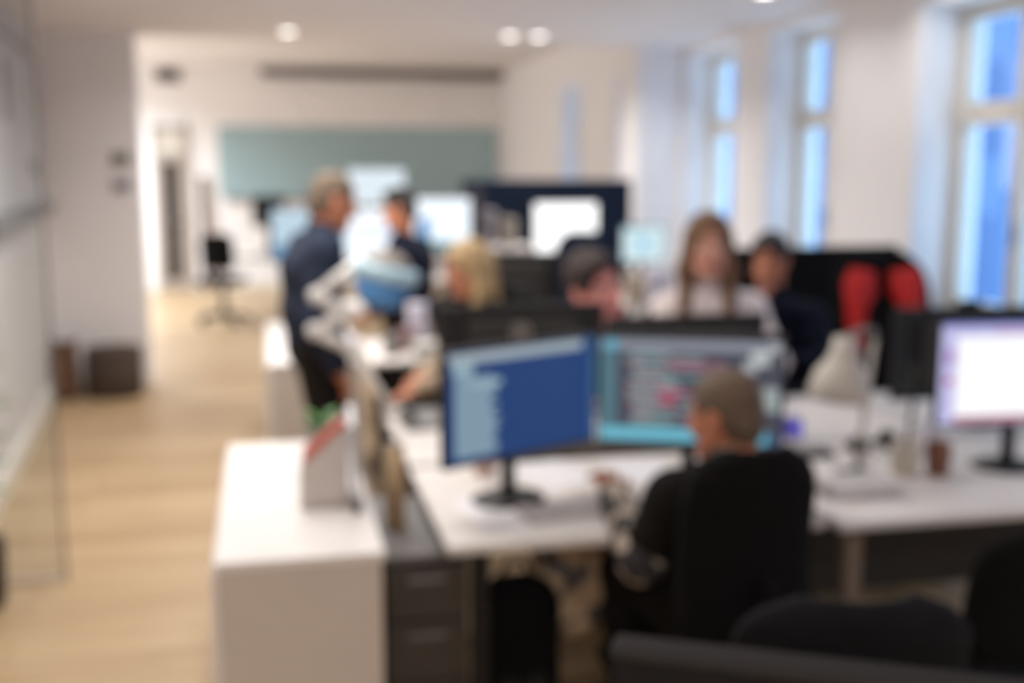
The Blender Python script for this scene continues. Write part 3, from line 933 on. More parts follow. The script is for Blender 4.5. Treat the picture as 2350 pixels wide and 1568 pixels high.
class Person:
    def __init__(self, base, face, sit=True, seat=0.46, size=1.0):
        a = math.radians(face)
        self.b = np.array([base[0], base[1], 0.0])
        self.F = np.array([math.cos(a), math.sin(a), 0])
        self.R = np.array([math.sin(a), -math.cos(a), 0])
        self.face = face
        s = self.s = size
        J = {}
        if sit:
            ph = seat + 0.115
            J['pelvis'] = (0, 0, ph)
            J['waist'] = (0, 0.0, ph + 0.17)
            J['chest'] = (0, 0.03, ph + 0.36)
            J['neck'] = (0, 0.06, ph + 0.52)
            J['head'] = (0, 0.10, ph + 0.70)
            for q, n in ((-1, 'L'), (1, 'R')):
                J['sh' + n] = (q * 0.185, 0.04, ph + 0.44)
                J['el' + n] = (q * 0.235, 0.10, ph + 0.18)
                J['wr' + n] = (q * 0.14, 0.33, ph + 0.17)
                J['hip' + n] = (q * 0.095, 0.03, ph)
                J['kn' + n] = (q * 0.12, 0.44, ph - 0.02)
                J['an' + n] = (q * 0.12, 0.42, 0.09)
        else:
            J['pelvis'] = (0, 0, 0.95)
            J['waist'] = (0, 0.01, 1.10)
            J['chest'] = (0, 0.02, 1.28)
            J['neck'] = (0, 0.03, 1.45)
            J['head'] = (0, 0.08, 1.62)
            for q, n in ((-1, 'L'), (1, 'R')):
                J['sh' + n] = (q * 0.185, 0.01, 1.37)
                J['el' + n] = (q * 0.235, 0.0, 1.09)
                J['wr' + n] = (q * 0.22, 0.12, 0.86)
                J['hip' + n] = (q * 0.095, 0, 0.92)
                J['kn' + n] = (q * 0.10, 0.02, 0.50)
                J['an' + n] = (q * 0.10, -0.01, 0.085)
        self.J = {k: self.w(*v) for k, v in J.items()}

    def w(self, r, f, u):
        return self.b + self.R * r + self.F * f + np.array([0, 0, u])

    def set(self, **kw):
        for k, v in kw.items():
            self.J[k] = np.array(v, float)
        return self

    def torso(self, B, e=0.0, arms='long', low=True):
        J, R = self.J, self.R
        for q in (-1, 1):
            if low:
                B.cone(J['pelvis'] + R * q * 0.075, J['waist'] + R * q * 0.06, 0.098 + e, 0.092 + e, k=0.05)
            B.cone(J['waist'] + R * q * 0.06, J['chest'] + R * q * 0.07, 0.092 + e, 0.102 + e, k=0.05)
            B.cone(J['chest'] + R * q * 0.07, J['neck'] + R * q * 0.05 - np.array([0, 0, 0.075]), 0.102 + e, 0.07 + e, k=0.05)
            n = 'L' if q < 0 else 'R'
            B.cone(J['neck'] + R * q * 0.03 - np.array([0, 0, 0.05]), J['sh' + n], 0.058 + e, 0.056 + e, k=0.04)
            if arms:
                B.cone(J['sh' + n], J['el' + n], 0.054 + e, 0.042 + e, k=0.03)
                if arms == 'long':
                    d = J['wr' + n] - J['el' + n]
                    B.cone(J['el' + n], J['el' + n] + d * 0.94, 0.043 + e, 0.029 + e, k=0.02)

    def legs(self, B, e=0.0, end=1.0):
        J = self.J
        for q, n in ((-1, 'L'), (1, 'R')):
            B.cone(J['hip' + n], J['kn' + n], 0.083 + e, 0.058 + e, k=0.05)
            m = J['kn' + n] + (J['an' + n] - J['kn' + n]) * 0.35 - self.F * 0.015
            B.cone(J['kn' + n], m, 0.056 + e, 0.056 + e, k=0.03)
            B.cone(m, m + (J['an' + n] - m) * end, 0.056 + e, 0.038 + e, k=0.03)
        B.cone(J['hipL'], J['hipR'], 0.09 + e, k=0.04)

    def build(self, label, skins, hd, top, trousers, hair, hairm, group='people in the office', res=0.006, curl=0.5, palms=None, shoe=BLACKP, female=False, over=None, hs=1.0):
        J = self.J
        yaw, pitch, roll = hd
        Rh = head_frame(yaw, pitch, roll)
        B = Blob(res)
        self.torso(B)
        self.legs(B)
        c = J['head']
        nb = c + Rh @ np.array([0, -0.035, -0.06])
        B.cone(J['neck'] - np.array([0, 0, 0.05]), nb, 0.056, 0.052 if not female else 0.046, k=0.03)
        add_head(B, c, Rh, hs, female)
        for q, n in ((-1, 'L'), (1, 'R')):
            d = J['wr' + n] - J['el' + n]
            B.cone(J['el' + n] + d * 0.8, J['wr' + n] + unit(d) * 0.02, 0.031, 0.025, k=0.02)
            pn = (palms or {}).get(n, (0, 0, -1))
            hdv = (palms or {}).get(n + 'd', d)
            cr = np.cross(unit(hdv), unit(np.array(pn, float) + 1e-6))
            # thumb on the inner side of the body
            side = 1 if float(np.dot(cr, self.R * -q)) > 0 else -1
            add_hand(B, J['wr' + n], hdv, pn, side, curl)
        for n in 'LR':
            a = J['an' + n]
            B.cone(a, a - np.array([0, 0, 0.03]), 0.036, 0.034, k=0.02)
            B.cone(a - np.array([0, 0, 0.045]), a + self.F * 0.13 - np.array([0, 0, 0.055]), 0.035, 0.028, k=0.03)
        body = B.mesh('person', skins, paint=face_paint(c, Rh, hs))
        tag(body, label, 'person', group)
        # clothing
        t = Blob(res)
        self.torso(t, 0.015)
        t.cone(J['neck'] - np.array([0, 0, 0.06]), J['neck'] + (nb - J['neck']) * 0.22, 0.068, 0.062, k=0.02)
        t.mesh(top[0], top[1], body)
        if over:
            t = Blob(res)
            self.torso(t, 0.024, arms=None)
            for q, n in ((-1, 'L'), (1, 'R')):
                t.cone(J['sh' + n], J['sh' + n] + (J['el' + n] - J['sh' + n]) * over[2], 0.080, 0.070, k=0.03)
            t.mesh(over[0], over[1], body)
        t = Blob(res)
        self.legs(t, 0.013, 0.96)
        for q in (-1, 1):
            t.cone(J['pelvis'] + self.R * q * 0.075, J['pelvis'] + (J['waist'] - J['pelvis']) * 0.45 + self.R * q * 0.066, 0.108, 0.104, k=0.05)
        t.mesh('trousers', trousers, body)
        for n in 'LR':
            a = J['an' + n]
            t = Blob(res)
            t.cone(a - np.array([0, 0, 0.035]) - self.F * 0.03, a + self.F * 0.14 - np.array([0, 0, 0.042]), 0.046, 0.036, k=0.02)
            t.cone(a - np.array([0, 0, 0.0]), a - np.array([0, 0, 0.04]), 0.048, 0.046, k=0.02)
            t.half(a * np.array([1, 1, 0]) + np.array([0, 0, 0.004]), (0, 0, -1), a - 0.3, a + 0.3)
            t.mesh('shoe', shoe, body)
        # hair
        P = lambda x, y, z: np.array(c) + Rh @ (np.array([x, y, z]) * hs)
        r = lambda *q: np.array(q) * hs
        h = Blob(min(res, 0.006))
        if hair == 'crop':
            h.ell(P(0, -0.016, 0.040), r(0.081, 0.099, 0.088), Rh, k=0.02)
            h.ell(P(0, -0.05, -0.02), r(0.070, 0.062, 0.075), Rh, k=0.03)
            h.ell(P(0, 0.095, -0.035), r(0.095, 0.085, 0.105), Rh, k=0.015, op='-')
            for q in (-1, 1):
                h.ell(P(q * 0.085, 0.0, -0.025), r(0.028, 0.040, 0.046), Rh, k=0.012, op='-')
        elif hair == 'short':
            h.ell(P(0, -0.014, 0.046), r(0.086, 0.103, 0.094), Rh, k=0.02)
            h.ell(P(0.012, 0.055, 0.098), r(0.060, 0.036, 0.026), Rh, k=0.02)
            h.ell(P(0, -0.055, -0.015), r(0.073, 0.058, 0.078), Rh, k=0.03)
            h.ell(P(0, 0.104, -0.030), r(0.078, 0.085, 0.112), Rh, k=0.012, op='-')
            for q in (-1, 1):
                h.ell(P(q * 0.090, 0.0, -0.030), r(0.030, 0.036, 0.042), Rh, k=0.012, op='-')
        else:
            ln = hair[1]
            h.ell(P(0, -0.014, 0.040), r(0.089, 0.107, 0.094), Rh, k=0.02)
            for q in (-1, 1):
                h.cone(P(q * 0.070, 0.0, 0.03), P(q * 0.088, 0.005, -0.10), 0.030, 0.034, k=0.03)
                h.cone(P(q * 0.088, 0.005, -0.10), P(q * 0.088, 0.045, -0.10) - np.array([0, 0, ln]), 0.034, 0.024, k=0.03)
                h.cone(P(q * 0.04, -0.07, 0.0), P(q * 0.05, -0.075, -0.12) - np.array([0, 0, ln * 0.6]), 0.055, 0.045, k=0.04)
            h.ell(P(0, 0.098, -0.028), r(0.061, 0.068, 0.100), Rh, k=0.012, op='-')
        ho = h.mesh('hair', hairm, body)
        return body


GREYHAIR = hair_mat('grey', (138, 118, 98), (88, 72, 58))
BROWNHAIR = hair_mat('dark_brown', (66, 50, 44), (40, 30, 27))
BLONDE = hair_mat('blonde', (206, 178, 132), (160, 130, 92))
LBROWN = hair_mat('light_brown', (142, 106, 76), (92, 66, 48))
DKHAIR = hair_mat('black_brown', (56, 48, 44), (34, 29, 28))
DEMIN = mat('dark_trousers', (34, 30, 29), 0.95, var=0.12, scale=30, spec=0.2)
NAVYK = mat('navy_jumper', (46, 54, 72), 0.95, var=0.12, scale=35, spec=0.2, bump=0.3)
NAVYD = mat('dark_navy_jumper', (20, 26, 44), 0.95, var=0.12, scale=35, spec=0.2, bump=0.3)
CREAM = mat('cream_jumper', (240, 228, 224), 0.95, var=0.05, scale=35, spec=0.2, bump=0.3)
BLACKT = mat('black_top', (27, 23, 21), 0.95, var=0.12, scale=35, spec=0.2, bump=0.3)
BEIGEK = mat('beige_sleeves', (176, 156, 134), 0.95, var=0.06, scale=35, spec=0.2)
SPOT = spotted('black_and_white_spotted_cloth', (182, 168, 152), (52, 50, 52), 17, 0.5, 0.56)
CAMO = spotted('mottled_grey_beige_cloth', (226, 196, 160), (110, 104, 104), 11, 0.48, 0.58)
FAIR = skin_set('fair', (214, 156, 134), (190, 118, 104), (150, 118, 94))
ROSY = skin_set('rosy', (236, 158, 150), (190, 104, 100), (66, 50, 44))
WARM = skin_set('warm', (204, 134, 102), (178, 108, 88), (104, 82, 68))

# A: standing man on the left, in profile, looking down to the right
p = Person((0.195, 4.92), 14, sit=False)
p.set(hipL=(0.19, 5.01, 0.91), hipR=(0.22, 4.83, 0.91), knL=(0.24, 5.03, 0.50), knR=(0.26, 4.83, 0.50), anL=(0.23, 5.03, 0.085), anR=(0.25, 4.82, 0.085), pelvis=(0.195, 4.92, 0.93), waist=(0.175, 4.92, 1.09), chest=(0.19, 4.92, 1.27), neck=(0.225, 4.93, 1.435), head=(0.285, 4.93, 1.562),
      shL=(0.16, 5.10, 1.35), shR=(0.23, 4.74, 1.35), elL=(0.17, 5.16, 1.08), elR=(0.18, 4.69, 1.08), wrL=(0.31, 5.11, 0.93), wrR=(0.27, 4.74, 0.86))
p.build('person standing in profile at the left in a navy jumper and dark trousers', WARM, (12, 16, 0), ('jumper', NAVYK), DEMIN, 'crop', GREYHAIR)
# B: second standing man farther back
p = Person((0.80, 6.78), 160, sit=False, size=1)
p.set(pelvis=(0.86, 6.80, 0.86), waist=(0.86, 6.80, 1.0), chest=(0.86, 6.78, 1.14), neck=(0.80, 6.76, 1.30), head=(0.775, 6.74, 1.465),
      shL=(0.80, 6.60, 1.21), shR=(0.93, 6.95, 1.21), elL=(0.74, 6.56, 0.96), elR=(0.90, 7.0, 0.94), wrL=(0.60, 6.70, 0.86), wrR=(0.72, 6.98, 0.86))
p.J['hipL'][2] = p.J['hipR'][2] = 0.84
p.build('person in a dark navy jumper standing in front of the bright back row screens', WARM, (165, 8, 0), ('jumper', NAVYD), DEMIN, 'short', DKHAIR, hs=0.95)
# C: blonde woman in profile, looking left
p = Person((0.97, 5.24), 212, seat=0.45)
p.set(head=(0.915, 5.17, 1.238), neck=(0.945, 5.21, 1.075), chest=(0.955, 5.22, 0.91), wrR=(0.67, 5.04, 0.75), elR=(0.86, 5.37, 0.78), wrL=(0.635, 4.91, 0.715), elL=(0.83, 4.96, 0.76))
p.build('person with long blonde hair and a black top seated in profile', WARM, (196, 12, 0), ('sleeves', BEIGEK), DEMIN, ('long', 0.16), BLONDE, female=True, over=('waistcoat', BLACKT, 0.35), curl=0.7, hs=1.05)
# D: man with the bowed pink face
p = Person((1.40, 4.74), 272, seat=0.45)
p.set(waist=(1.40, 4.71, 0.72), chest=(1.40, 4.62, 0.89), neck=(1.345, 4.42, 1.055), head=(1.275, 4.28, 1.238), shL=(1.57, 4.58, 0.97), shR=(1.22, 4.58, 0.97), elL=(1.64, 4.44, 0.79), elR=(1.15, 4.44, 0.79), wrL=(1.50, 4.24, 0.775), wrR=(1.28, 4.24, 0.775))
p.build('person with short dark hair and a bowed pink face looking over a black monitor', ROSY, (292, 4, 20), ('jumper', NAVYD), DEMIN, 'short', BROWNHAIR, hs=1.15)
# E: woman with long brown hair
p = Person((1.95, 4.78), 262, seat=0.50)
p.set(chest=(1.93, 4.72, 0.99), neck=(1.90, 4.64, 1.165), head=(1.875, 4.58, 1.375), waist=(1.94, 4.75, 0.80), shL=(2.12, 4.66, 1.08), shR=(1.73, 4.68, 1.08), elL=(2.20, 4.55, 0.85), elR=(1.68, 4.52, 0.85), wrL=(2.03, 4.26, 0.785), wrR=(1.80, 4.24, 0.785))
p.build('person with long light brown hair and a cream jumper facing the camera', FAIR, (256, 6, 0), ('jumper', CREAM), DEMIN, ('long', 0.27), LBROWN, female=True, hs=1.12)
# F: man in navy near the windows, hand at the face
p = Person((2.56, 5.18), 226, seat=0.45)
p.set(chest=(2.49, 5.14, 0.87), neck=(2.435, 5.10, 1.06), head=(2.405, 5.08, 1.265), waist=(2.54, 5.17, 0.70), shR=(2.33, 5.24, 0.98), shL=(2.61, 5.01, 0.98), elL=(2.61, 4.84, 0.79), elR=(2.25, 5.06, 0.84), wrR=(2.325, 4.97, 1.09), wrL=(2.41, 4.82, 0.79))
p.build('person in a dark navy jumper resting the chin on one hand near the windows', WARM, (228, 16, 0), ('jumper', NAVYD), DEMIN, 'short', DKHAIR, palms={'R': (-0.1, 0.5, 0.8), 'Rd': (0.1, 0.15, 1.0)}, curl=0.9)
# G: grey haired man in the foreground, seen from behind
p = Person((1.19, 2.66), 108, seat=0.385)
p.set(pelvis=(1.19, 2.64, 0.50), waist=(1.185, 2.645, 0.62), chest=(1.175, 2.67, 0.77), neck=(1.185, 2.715, 0.905), head=(1.19, 2.765, 1.045),
      shL=(1.005, 2.625, 0.855), shR=(1.345, 2.715, 0.855), elL=(0.915, 2.63, 0.70), wrL=(0.945, 2.985, 0.785), elR=(1.42, 2.88, 0.80), wrR=(1.36, 3.02, 0.785),
      hipL=(1.11, 2.64, 0.49), hipR=(1.27, 2.68, 0.49), knL=(1.0, 3.02, 0.53), knR=(1.12, 3.08, 0.52), anL=(1.02, 3.06, 0.09), anR=(1.16, 3.22, 0.09))
p.build('person with cropped grey hair in the foreground, seen from behind in a black top', WARM, (128, 10, -3), ('spotted_shirt', SPOT), DEMIN, 'crop', GREYHAIR, over=('black_top', BLACKT, 0.62), curl=0.45, res=0.005)


# ------------------------------------------------------------------ things on the walls
WA = math.atan2(1, SLX) - math.pi / 2            # direction of the left wall


def on_left_wall(name, y, z, label, cat, group=None):
    return empty(name, (lx(y), y, z), WA, label, cat, group)       # local +X points into the room, +Y along the wall


wb = on_left_wall('whiteboard', 7.45, 1.95, 'long white marker board on the left wall, seen through the glass screen', 'whiteboard')
MB().box(0.004, 0.018, -1.50, 1.50, -0.49, 0.52, 0.003).build('board', mat('enamel_white', (202, 199, 200), 0.3, var=0.02), wb)
MB().box(0.0, 0.024, -1.53, -1.5, -0.52, 0.55).box(0.0, 0.024, 1.5, 1.53, -0.52, 0.55).box(0.0, 0.024, -1.53, 1.53, 0.52, 0.55).build('frame', GREYP, wb)
MB().box(0.0, 0.09, -1.53, 1.53, -0.565, -0.49, 0.008).build('pen_tray', GREYP, wb)
MAG = mat('dark_green_magnet', (92, 102, 98), 0.5, var=0.05)
m = on_left_wall('magnet', 8.34, 1.71, 'dark grey green magnet on the white marker board', 'magnet')
MB().lathe([(0, 0.018), (0.05, 0.018), (0.055, 0.024), (0.05, 0.034), (0, 0.034)], M=Matrix.Rotation(math.pi / 2, 4, 'Y')).build('magnet_disc', MAG, m, True)
m = on_left_wall('poster', 7.22, 2.16, 'greyish print pinned high on the white marker board at the left edge', 'poster')
MB().box(0.018, 0.021, -0.16, 0.04, -0.18, 0.18).build('sheet', mat('grey_print', (150, 142, 140), 0.7, var=0.25, scale=7), m)
for z, rgb, lab in ((1.777, (112, 110, 108), 'upper grey wall control on the cross wall above the pouf'), (1.579, (150, 140, 156), 'lower lilac grey wall control on the cross wall above the pouf')):
    e = empty('wall_control', (-1.073, YC, z), 0, lab, 'wall switch')
    MB().box(-0.06, 0.06, -0.016, 0, -0.045, 0.045, 0.008).build('housing', mat('control_%d' % rgb[0], rgb, 0.5, var=0.03), e)
    MB().box(-0.018, 0.018, -0.022, -0.015, -0.022, 0.022, 0.003).build('button', DARKP, e)

gb = empty('glass_board', (1.365, YF - 0.0005, 1.80), 0, 'wide pale green glass writing board on the far wall', 'board')
MB().box(-2.0, 2.0, -0.03, -0.018, -0.50, 0.50, 0.003).build('glass_sheet', mat('sea_green_glass', (158, 184, 190), 0.25, var=0.03, scale=1), gb)
for sx in (-1.93, 1.93):
    for sz in (-0.43, 0.43):
        MB().lathe([(0, -0.02), (0.018, -0.02), (0.018, 0.034), (0, 0.034)], M=Matrix.Translation((sx, -0.02, sz)) @ Matrix.Rotation(math.pi / 2, 4, 'X')).build('standoff', STEEL, gb, True)
MB().box(-1.9, 1.9, -0.09, -0.0, -0.54, -0.505, 0.006).build('pen_ledge', GREYP, gb)
pc = empty('projection_screen', (1.72, YF - 0.12, ZH), 0, 'long grey rolled projection screen case at the far ceiling above the green board', 'projection screen')
MB().box(-1.75, 1.75, -0.06, 0.06, -0.115, -0.015, 0.02).build('case', mat('case_grey', (120, 112, 112), 0.6, var=0.04), pc)
for sx in (-1.2, 1.2):
    MB().box(sx - 0.03, sx + 0.03, -0.04, 0.04, -0.02, 0.0).build('bracket', GREYP, pc)
MB().box(-1.68, 1.68, -0.012, 0.012, -0.135, -0.11, 0.004).build('bottom_bar', DARKP, pc)
vg = empty('ventilation_grille', (-1.27, YF, 2.98), 0, 'small dark ventilation grille high on the far wall at the left', 'grille')
MB().box(-0.17, 0.17, -0.03, 0.0, -0.09, 0.09, 0.006).build('grille_frame', mat('grille_grey', (140, 128, 120), 0.6), vg)
mb = MB()
for k in range(5):
    mb.box(-0.15, 0.15, -0.042, -0.028, -0.075 + k * 0.032, -0.058 + k * 0.032)
mb.build('louvres', DARKP, vg)

d = MB()
d.box(-1.53, -1.47, YF - 0.05, YF + 0.02, 0, 2.30).box(-1.11, -1.05, YF - 0.05, YF + 0.02, 0, 2.30).box(-1.53, -1.05, YF - 0.05, YF + 0.02, 2.24, 2.30).box(-1.47, -1.11, YF - 0.045, YF + 0.02, 1.86, 1.92)
d = tag(d.build('door_1', mat('grey_door_frame', (168, 158, 150), 0.5, var=0.04)), kind='structure')
MB().box(-1.47, -1.11, YF - 0.04, YF - 0.005, 0.005, 1.86, 0.004).build('door_leaf', mat('grey_door_leaf', (160, 148, 138), 0.5, var=0.04), d)
MB().box(-1.40, -1.19, YF - 0.05, YF - 0.036, 0.16, 1.80, 0.004).build('dark_glazing', mat('dark_door_glass', (44, 40, 38), 0.2, var=0.08), d)
MB().box(-1.47, -1.11, YF - 0.03, YF - 0.02, 1.92, 2.24).build('transom_pane', mat('frosted_pane', (206, 200, 188), 0.4, var=0.03), d)
MB().tube([(-1.15, YF - 0.04, 1.0), (-1.15, YF - 0.09, 1.0), (-1.24, YF - 0.09, 1.0)], 0.012).build('door_handle', STEEL, d)
wp = empty('plank', (-0.86, 16.30, 0), 0, 'narrow brown wooden board leaning on the far wall beside the door', 'board')
MB().box(-0.05, 0.05, -0.012, 0.012, 0.0, 1.60, 0.004, M=T(0, 0, 0, -0.08, 0, 0)).build('plank_board', WOOD, wp)

# glass screen at the left
gs = empty('glass_screen', (-0.865, 4.773, 0), 0, 'clear glass screen standing out from the left wall', 'glass screen')
MB().box(-0.425, -0.008, -0.006, 0.006, 0.02, 2.60).build('glass_sheet', glass('clear_sheet', (244, 247, 248), 0.03), gs)
MB().box(-0.010, 0.0, -0.008, 0.008, 0.0, 2.60).build('edge_profile', mat('edge_grey', (128, 122, 116), 0.5), gs)
MB().box(-0.425, 0.0, -0.008, 0.008, 0.0, 0.02).build('floor_shoe', BEIGE, gs)

# ------------------------------------------------------------------ floor things on the left
pf = empty('pouf', (-1.165, 8.80, 0), 0, 'round dark brown pouf standing by the cross wall', 'pouf')
MB().lathe([(0, 0.0), (0.19, 0.0), (0.205, 0.02), (0.207, 0.33), (0.0, 0.335)], n=40).build('side_cover', mat('brown_felt', (74, 62, 54), 0.95, var=0.08, scale=25, spec=0.2), pf, True)
MB().lathe([(0, 0.33), (0.2, 0.33), (0.21, 0.345), (0.2, 0.37), (0.12, 0.382), (0, 0.386)], n=40).build('seat_pad', mat('brown_pad', (86, 74, 68), 0.95, var=0.08, scale=25, spec=0.2), pf, True)
cr = empty('crate', (-1.52, 8.80, 0), WA, 'small brown wooden crate on the floor between wall and pouf', 'crate')
MB().box(-0.085, 0.085, -0.15, 0.15, 0.02, 0.04).box(-0.085, -0.075, -0.15, 0.15, 0.02, 0.40).box(0.075, 0.085, -0.15, 0.15, 0.02, 0.40).box(-0.085, 0.085, -0.15, -0.14, 0.02, 0.40).box(-0.085, 0.085, 0.14, 0.15, 0.02, 0.40).build('crate_box', WOOD, cr)
for sx in (-0.07, 0.07):
    for sy in (-0.135, 0.135):
        MB().box(sx - 0.014, sx + 0.014, sy - 0.014, sy + 0.014, 0, 0.42, 0.003).build('corner_post', WOOD, cr)


def leaf(mb, base, tip, width, droop, n=5, mi=0):
    base, tip = Vector(base), Vector(tip)
    d = tip - base
    s = d.cross(Vector((0, 0, 1)))
    s = s.normalized() if s.length > 1e-4 else Vector((1, 0, 0))
    prev = None
    for i in range(n + 1):
        t = i / n
        w = width * math.sin(math.pi * min(1, t * 0.92 + 0.06)) ** 0.8 * 0.5
        c = base + d * t - Vector((0, 0, droop * t * t))
        row = [mb.bm.verts.new(c - s * w), mb.bm.verts.new(c - Vector((0, 0, w * 0.25))), mb.bm.verts.new(c + s * w)]
        if prev:
            for k in (0, 1):
                mb.bm.faces.new([prev[k], prev[k + 1], row[k + 1], row[k]]).material_index = mi
        prev = row


pp = empty('potted_plant', (-1.155, 4.52, 0), 0, 'leafy green plant in a black pot at the left edge', 'plant')
MB().lathe([(0, 0), (0.085, 0), (0.105, 0.02), (0.115, 0.26), (0.108, 0.275), (0.098, 0.27), (0.095, 0.22), (0, 0.22)]).build('pot', BLACKP, pp, True)
MB().lathe([(0, 0.22), (0.094, 0.222), (0, 0.24)]).build('soil', mat('soil', (50, 40, 34), 0.95), pp)
rl = random.Random(5)
for k in range(3):
    a = k * 2.1
    MB().tube([(0.03 * math.cos(a), 0.03 * math.sin(a), 0.2), (0.035 * math.cos(a), 0.035 * math.sin(a), 0.7), (0.02 * math.cos(a), 0.02 * math.sin(a), 1.02 + 0.1 * k)], [0.009, 0.007, 0.004]).build('stem', mat('stem', (92, 100, 66), 0.7), pp, True)
lv = MB()
for k in range(26):
    a = rl.uniform(0, 6.28)
    z = rl.uniform(0.42, 1.18)
    L = rl.uniform(0.10, 0.16)
    if math.cos(a) < -0.2:
        L *= 0.55
    b = Vector((0.03 * math.cos(a), 0.03 * math.sin(a), z))
    leaf(lv, b, b + Vector((L * math.cos(a), L * math.sin(a), L * 0.45)), 0.06, 0.04)
lv.build('leaves', LEAF, pp, True)

# ------------------------------------------------------------------ things on and beside the near sideboard
ZT = 0.7502
mf = empty('magazine_file', (0.135, 3.18, ZT), math.radians(-4), 'pale grey magazine file with a sloping top on the near sideboard', 'magazine file')
pts = [(-0.063, 0), (0.075, 0), (0.075, 0.225), (0.055, 0.225), (-0.063, 0.115)]
GREYC = mat('pale_grey_card', (212, 204, 198), 0.7, var=0.03)
MB().prism(pts, 'y', -0.075, -0.071).prism(pts, 'y', 0.071, 0.075).box(-0.063, 0.075, -0.075, 0.075, 0, 0.004).box(0.071, 0.075, -0.075, 0.075, 0, 0.225).build('file_body', GREYC, mf)
MB().box(-0.063, -0.059, -0.075, 0.075, 0, 0.115).build('front_lip', GREYC, mf)
MGR = [((222, 116, 96), 'magazine with a salmon red edge, nearest in the file', -0.045), ((210, 196, 190), 'pale magazine between the red and the dark one in the file', 0.0), ((74, 52, 52), 'dark maroon magazine at the back of the file', 0.045)]
for rgb, lab, dy in MGR:
    e = empty('magazine', (0.136 + dy * 0.07, 3.18 + dy, ZT + 0.005), math.radians(-4), lab, 'magazine', 'magazines in the grey file')
    hi = 0.03 if dy < 0 else 0.0
    q = [(-0.055, 0.0), (0.066, 0.0), (0.066, 0.235), (0.05, 0.242 + hi * 0.2), (-0.055, 0.142 + hi * 0.35)]
    MB().prism(q, 'y', -0.018, 0.018).build('cover', mat('cover_%d' % rgb[0], rgb, 0.45, var=0.08), e)
    MB().box(0.066, 0.0675, -0.016, 0.016, 0.003, 0.232).build('pages', PAPER, e)
fo = empty('folder', (0.232, 3.20, ZT), math.radians(-3), 'white folder standing on edge at the right of the magazine file', 'folder')
MB().box(-0.011, 0.011, -0.16, 0.13, 0.008, 0.25, 0.004, M=T(0, 0, 0, 0, -0.05, 0)).build('cover', mat('folder_white', (214, 216, 218), 0.5, var=0.03), fo)
MB().box(-0.012, 0.012, -0.165, -0.13, 0.0, 0.034, 0.004).build('dark_foot', DARKP, fo)
jp = empty('plant_jar', (0.150, 3.52, ZT), 0, 'small green plant in a grey glass jar behind the magazine file', 'plant')
MB().lathe([(0, 0), (0.038, 0), (0.044, 0.01), (0.046, 0.12), (0.040, 0.135), (0.036, 0.135), (0.042, 0.118), (0.04, 0.012), (0, 0.012)]).build('jar', mat('grey_glass', (168, 172, 168), 0.2, var=0.04), jp, True)
lv = MB()
for k in range(16):
    a = rl.uniform(0, 6.28)
    L = rl.uniform(0.03, 0.055)
    b = Vector((0.012 * math.cos(a), 0.012 * math.sin(a), 0.12 + rl.uniform(0, 0.06)))
    leaf(lv, b, b + Vector((L * math.cos(a), L * math.sin(a), L * 0.7)), 0.032, 0.01)
lv.build('leaves', mat('bright_leaf', (98, 158, 76), 0.5, var=0.15), jp, True)
MB().tube([(0, 0, 0.02), (0.004, 0, 0.10), (0, 0, 0.17)], 0.004).build('stem', LEAF, jp)

pd = empty('drawer_pedestal', (0.365, 3.17, 0), 0, 'dark grey drawer pedestal between the near sideboard and the desk', 'cabinet')
MB().box(-0.085, 0.145, -0.26, 0.30, 0.03, 0.64, 0.004).build('carcass', CHARF, pd)
MB().box(-0.088, 0.148, -0.265, 0.305, 0.64, 0.662, 0.004).build('top_panel', mat('grey_top', (112, 108, 106), 0.5, var=0.04), pd)
for k, (z0, z1) in enumerate(((0.04, 0.29), (0.30, 0.47), (0.48, 0.63))):
    dr = MB().box(-0.08, 0.14, -0.275, -0.26, z0, z1, 0.003).build('drawer', mat('drawer_front', (74, 67, 60), 0.6, var=0.08), pd)
    MB().box(-0.02, 0.08, -0.287, -0.275, z1 - 0.04, z1 - 0.028, 0.003).build('handle', GREYP, dr)
for sx in (-0.06, 0.12):
    for sy in (-0.23, 0.27):
        MB().lathe([(0, 0), (0.015, 0), (0.015, 0.03), (0, 0.03)], c=(sx, sy, 0)).build('castor', BLACKP, pd)
ct = empty('cardboard_tube', (0.338, 3.14, 0.6625), 0, 'beige cardboard tube standing on the dark drawer pedestal', 'tube')
MB().tube([(0, 0, 0), (0.005, 0.055, 0.235)], 0.030, n=20).build('tube_wall', CARD, ct, True)
MB().tube([(0.005, 0.0546, 0.232), (0.0052, 0.057, 0.243)], 0.0315, n=20).build('end_cap', BEIGE, ct, True)

bp = Blob(0.006)
bp.cone((-0.06, 0, 0.10), (-0.06, 0, 0.42), 0.095, 0.09, k=0.05).cone((0.06, 0, 0.10), (0.06, 0, 0.42), 0.095, 0.09, k=0.05).ell((0, -0.015, 0.47), (0.135, 0.09, 0.085), k=0.05).half((0, 0, 0.003), (0, 0, -1), (-1, -1, -1), (1, 1, 1))
bk = empty('backpack', (0.668, 3.0, 0), 0.05, 'black rounded backpack standing on the floor under the near desk', 'backpack')
bk.scale = (0.84, 0.9, 1.0)
bp.mesh('bag_body', BLACKF, bk)
b2 = Blob(0.006)
b2.cone((-0.05, -0.085, 0.10), (-0.05, -0.085, 0.24), 0.045, 0.042, k=0.04).cone((0.05, -0.085, 0.10), (0.05, -0.085, 0.24), 0.045, 0.042, k=0.04)
b2.mesh('front_pocket', mat('pocket_black', (30, 28, 28), 0.9, var=0.1), bk)
MB().tube([(-0.05, 0.02, 0.54), (-0.03, 0.02, 0.585), (0.03, 0.02, 0.585), (0.05, 0.02, 0.54)], 0.009).build('carry_handle', BLACKP, bk, True)
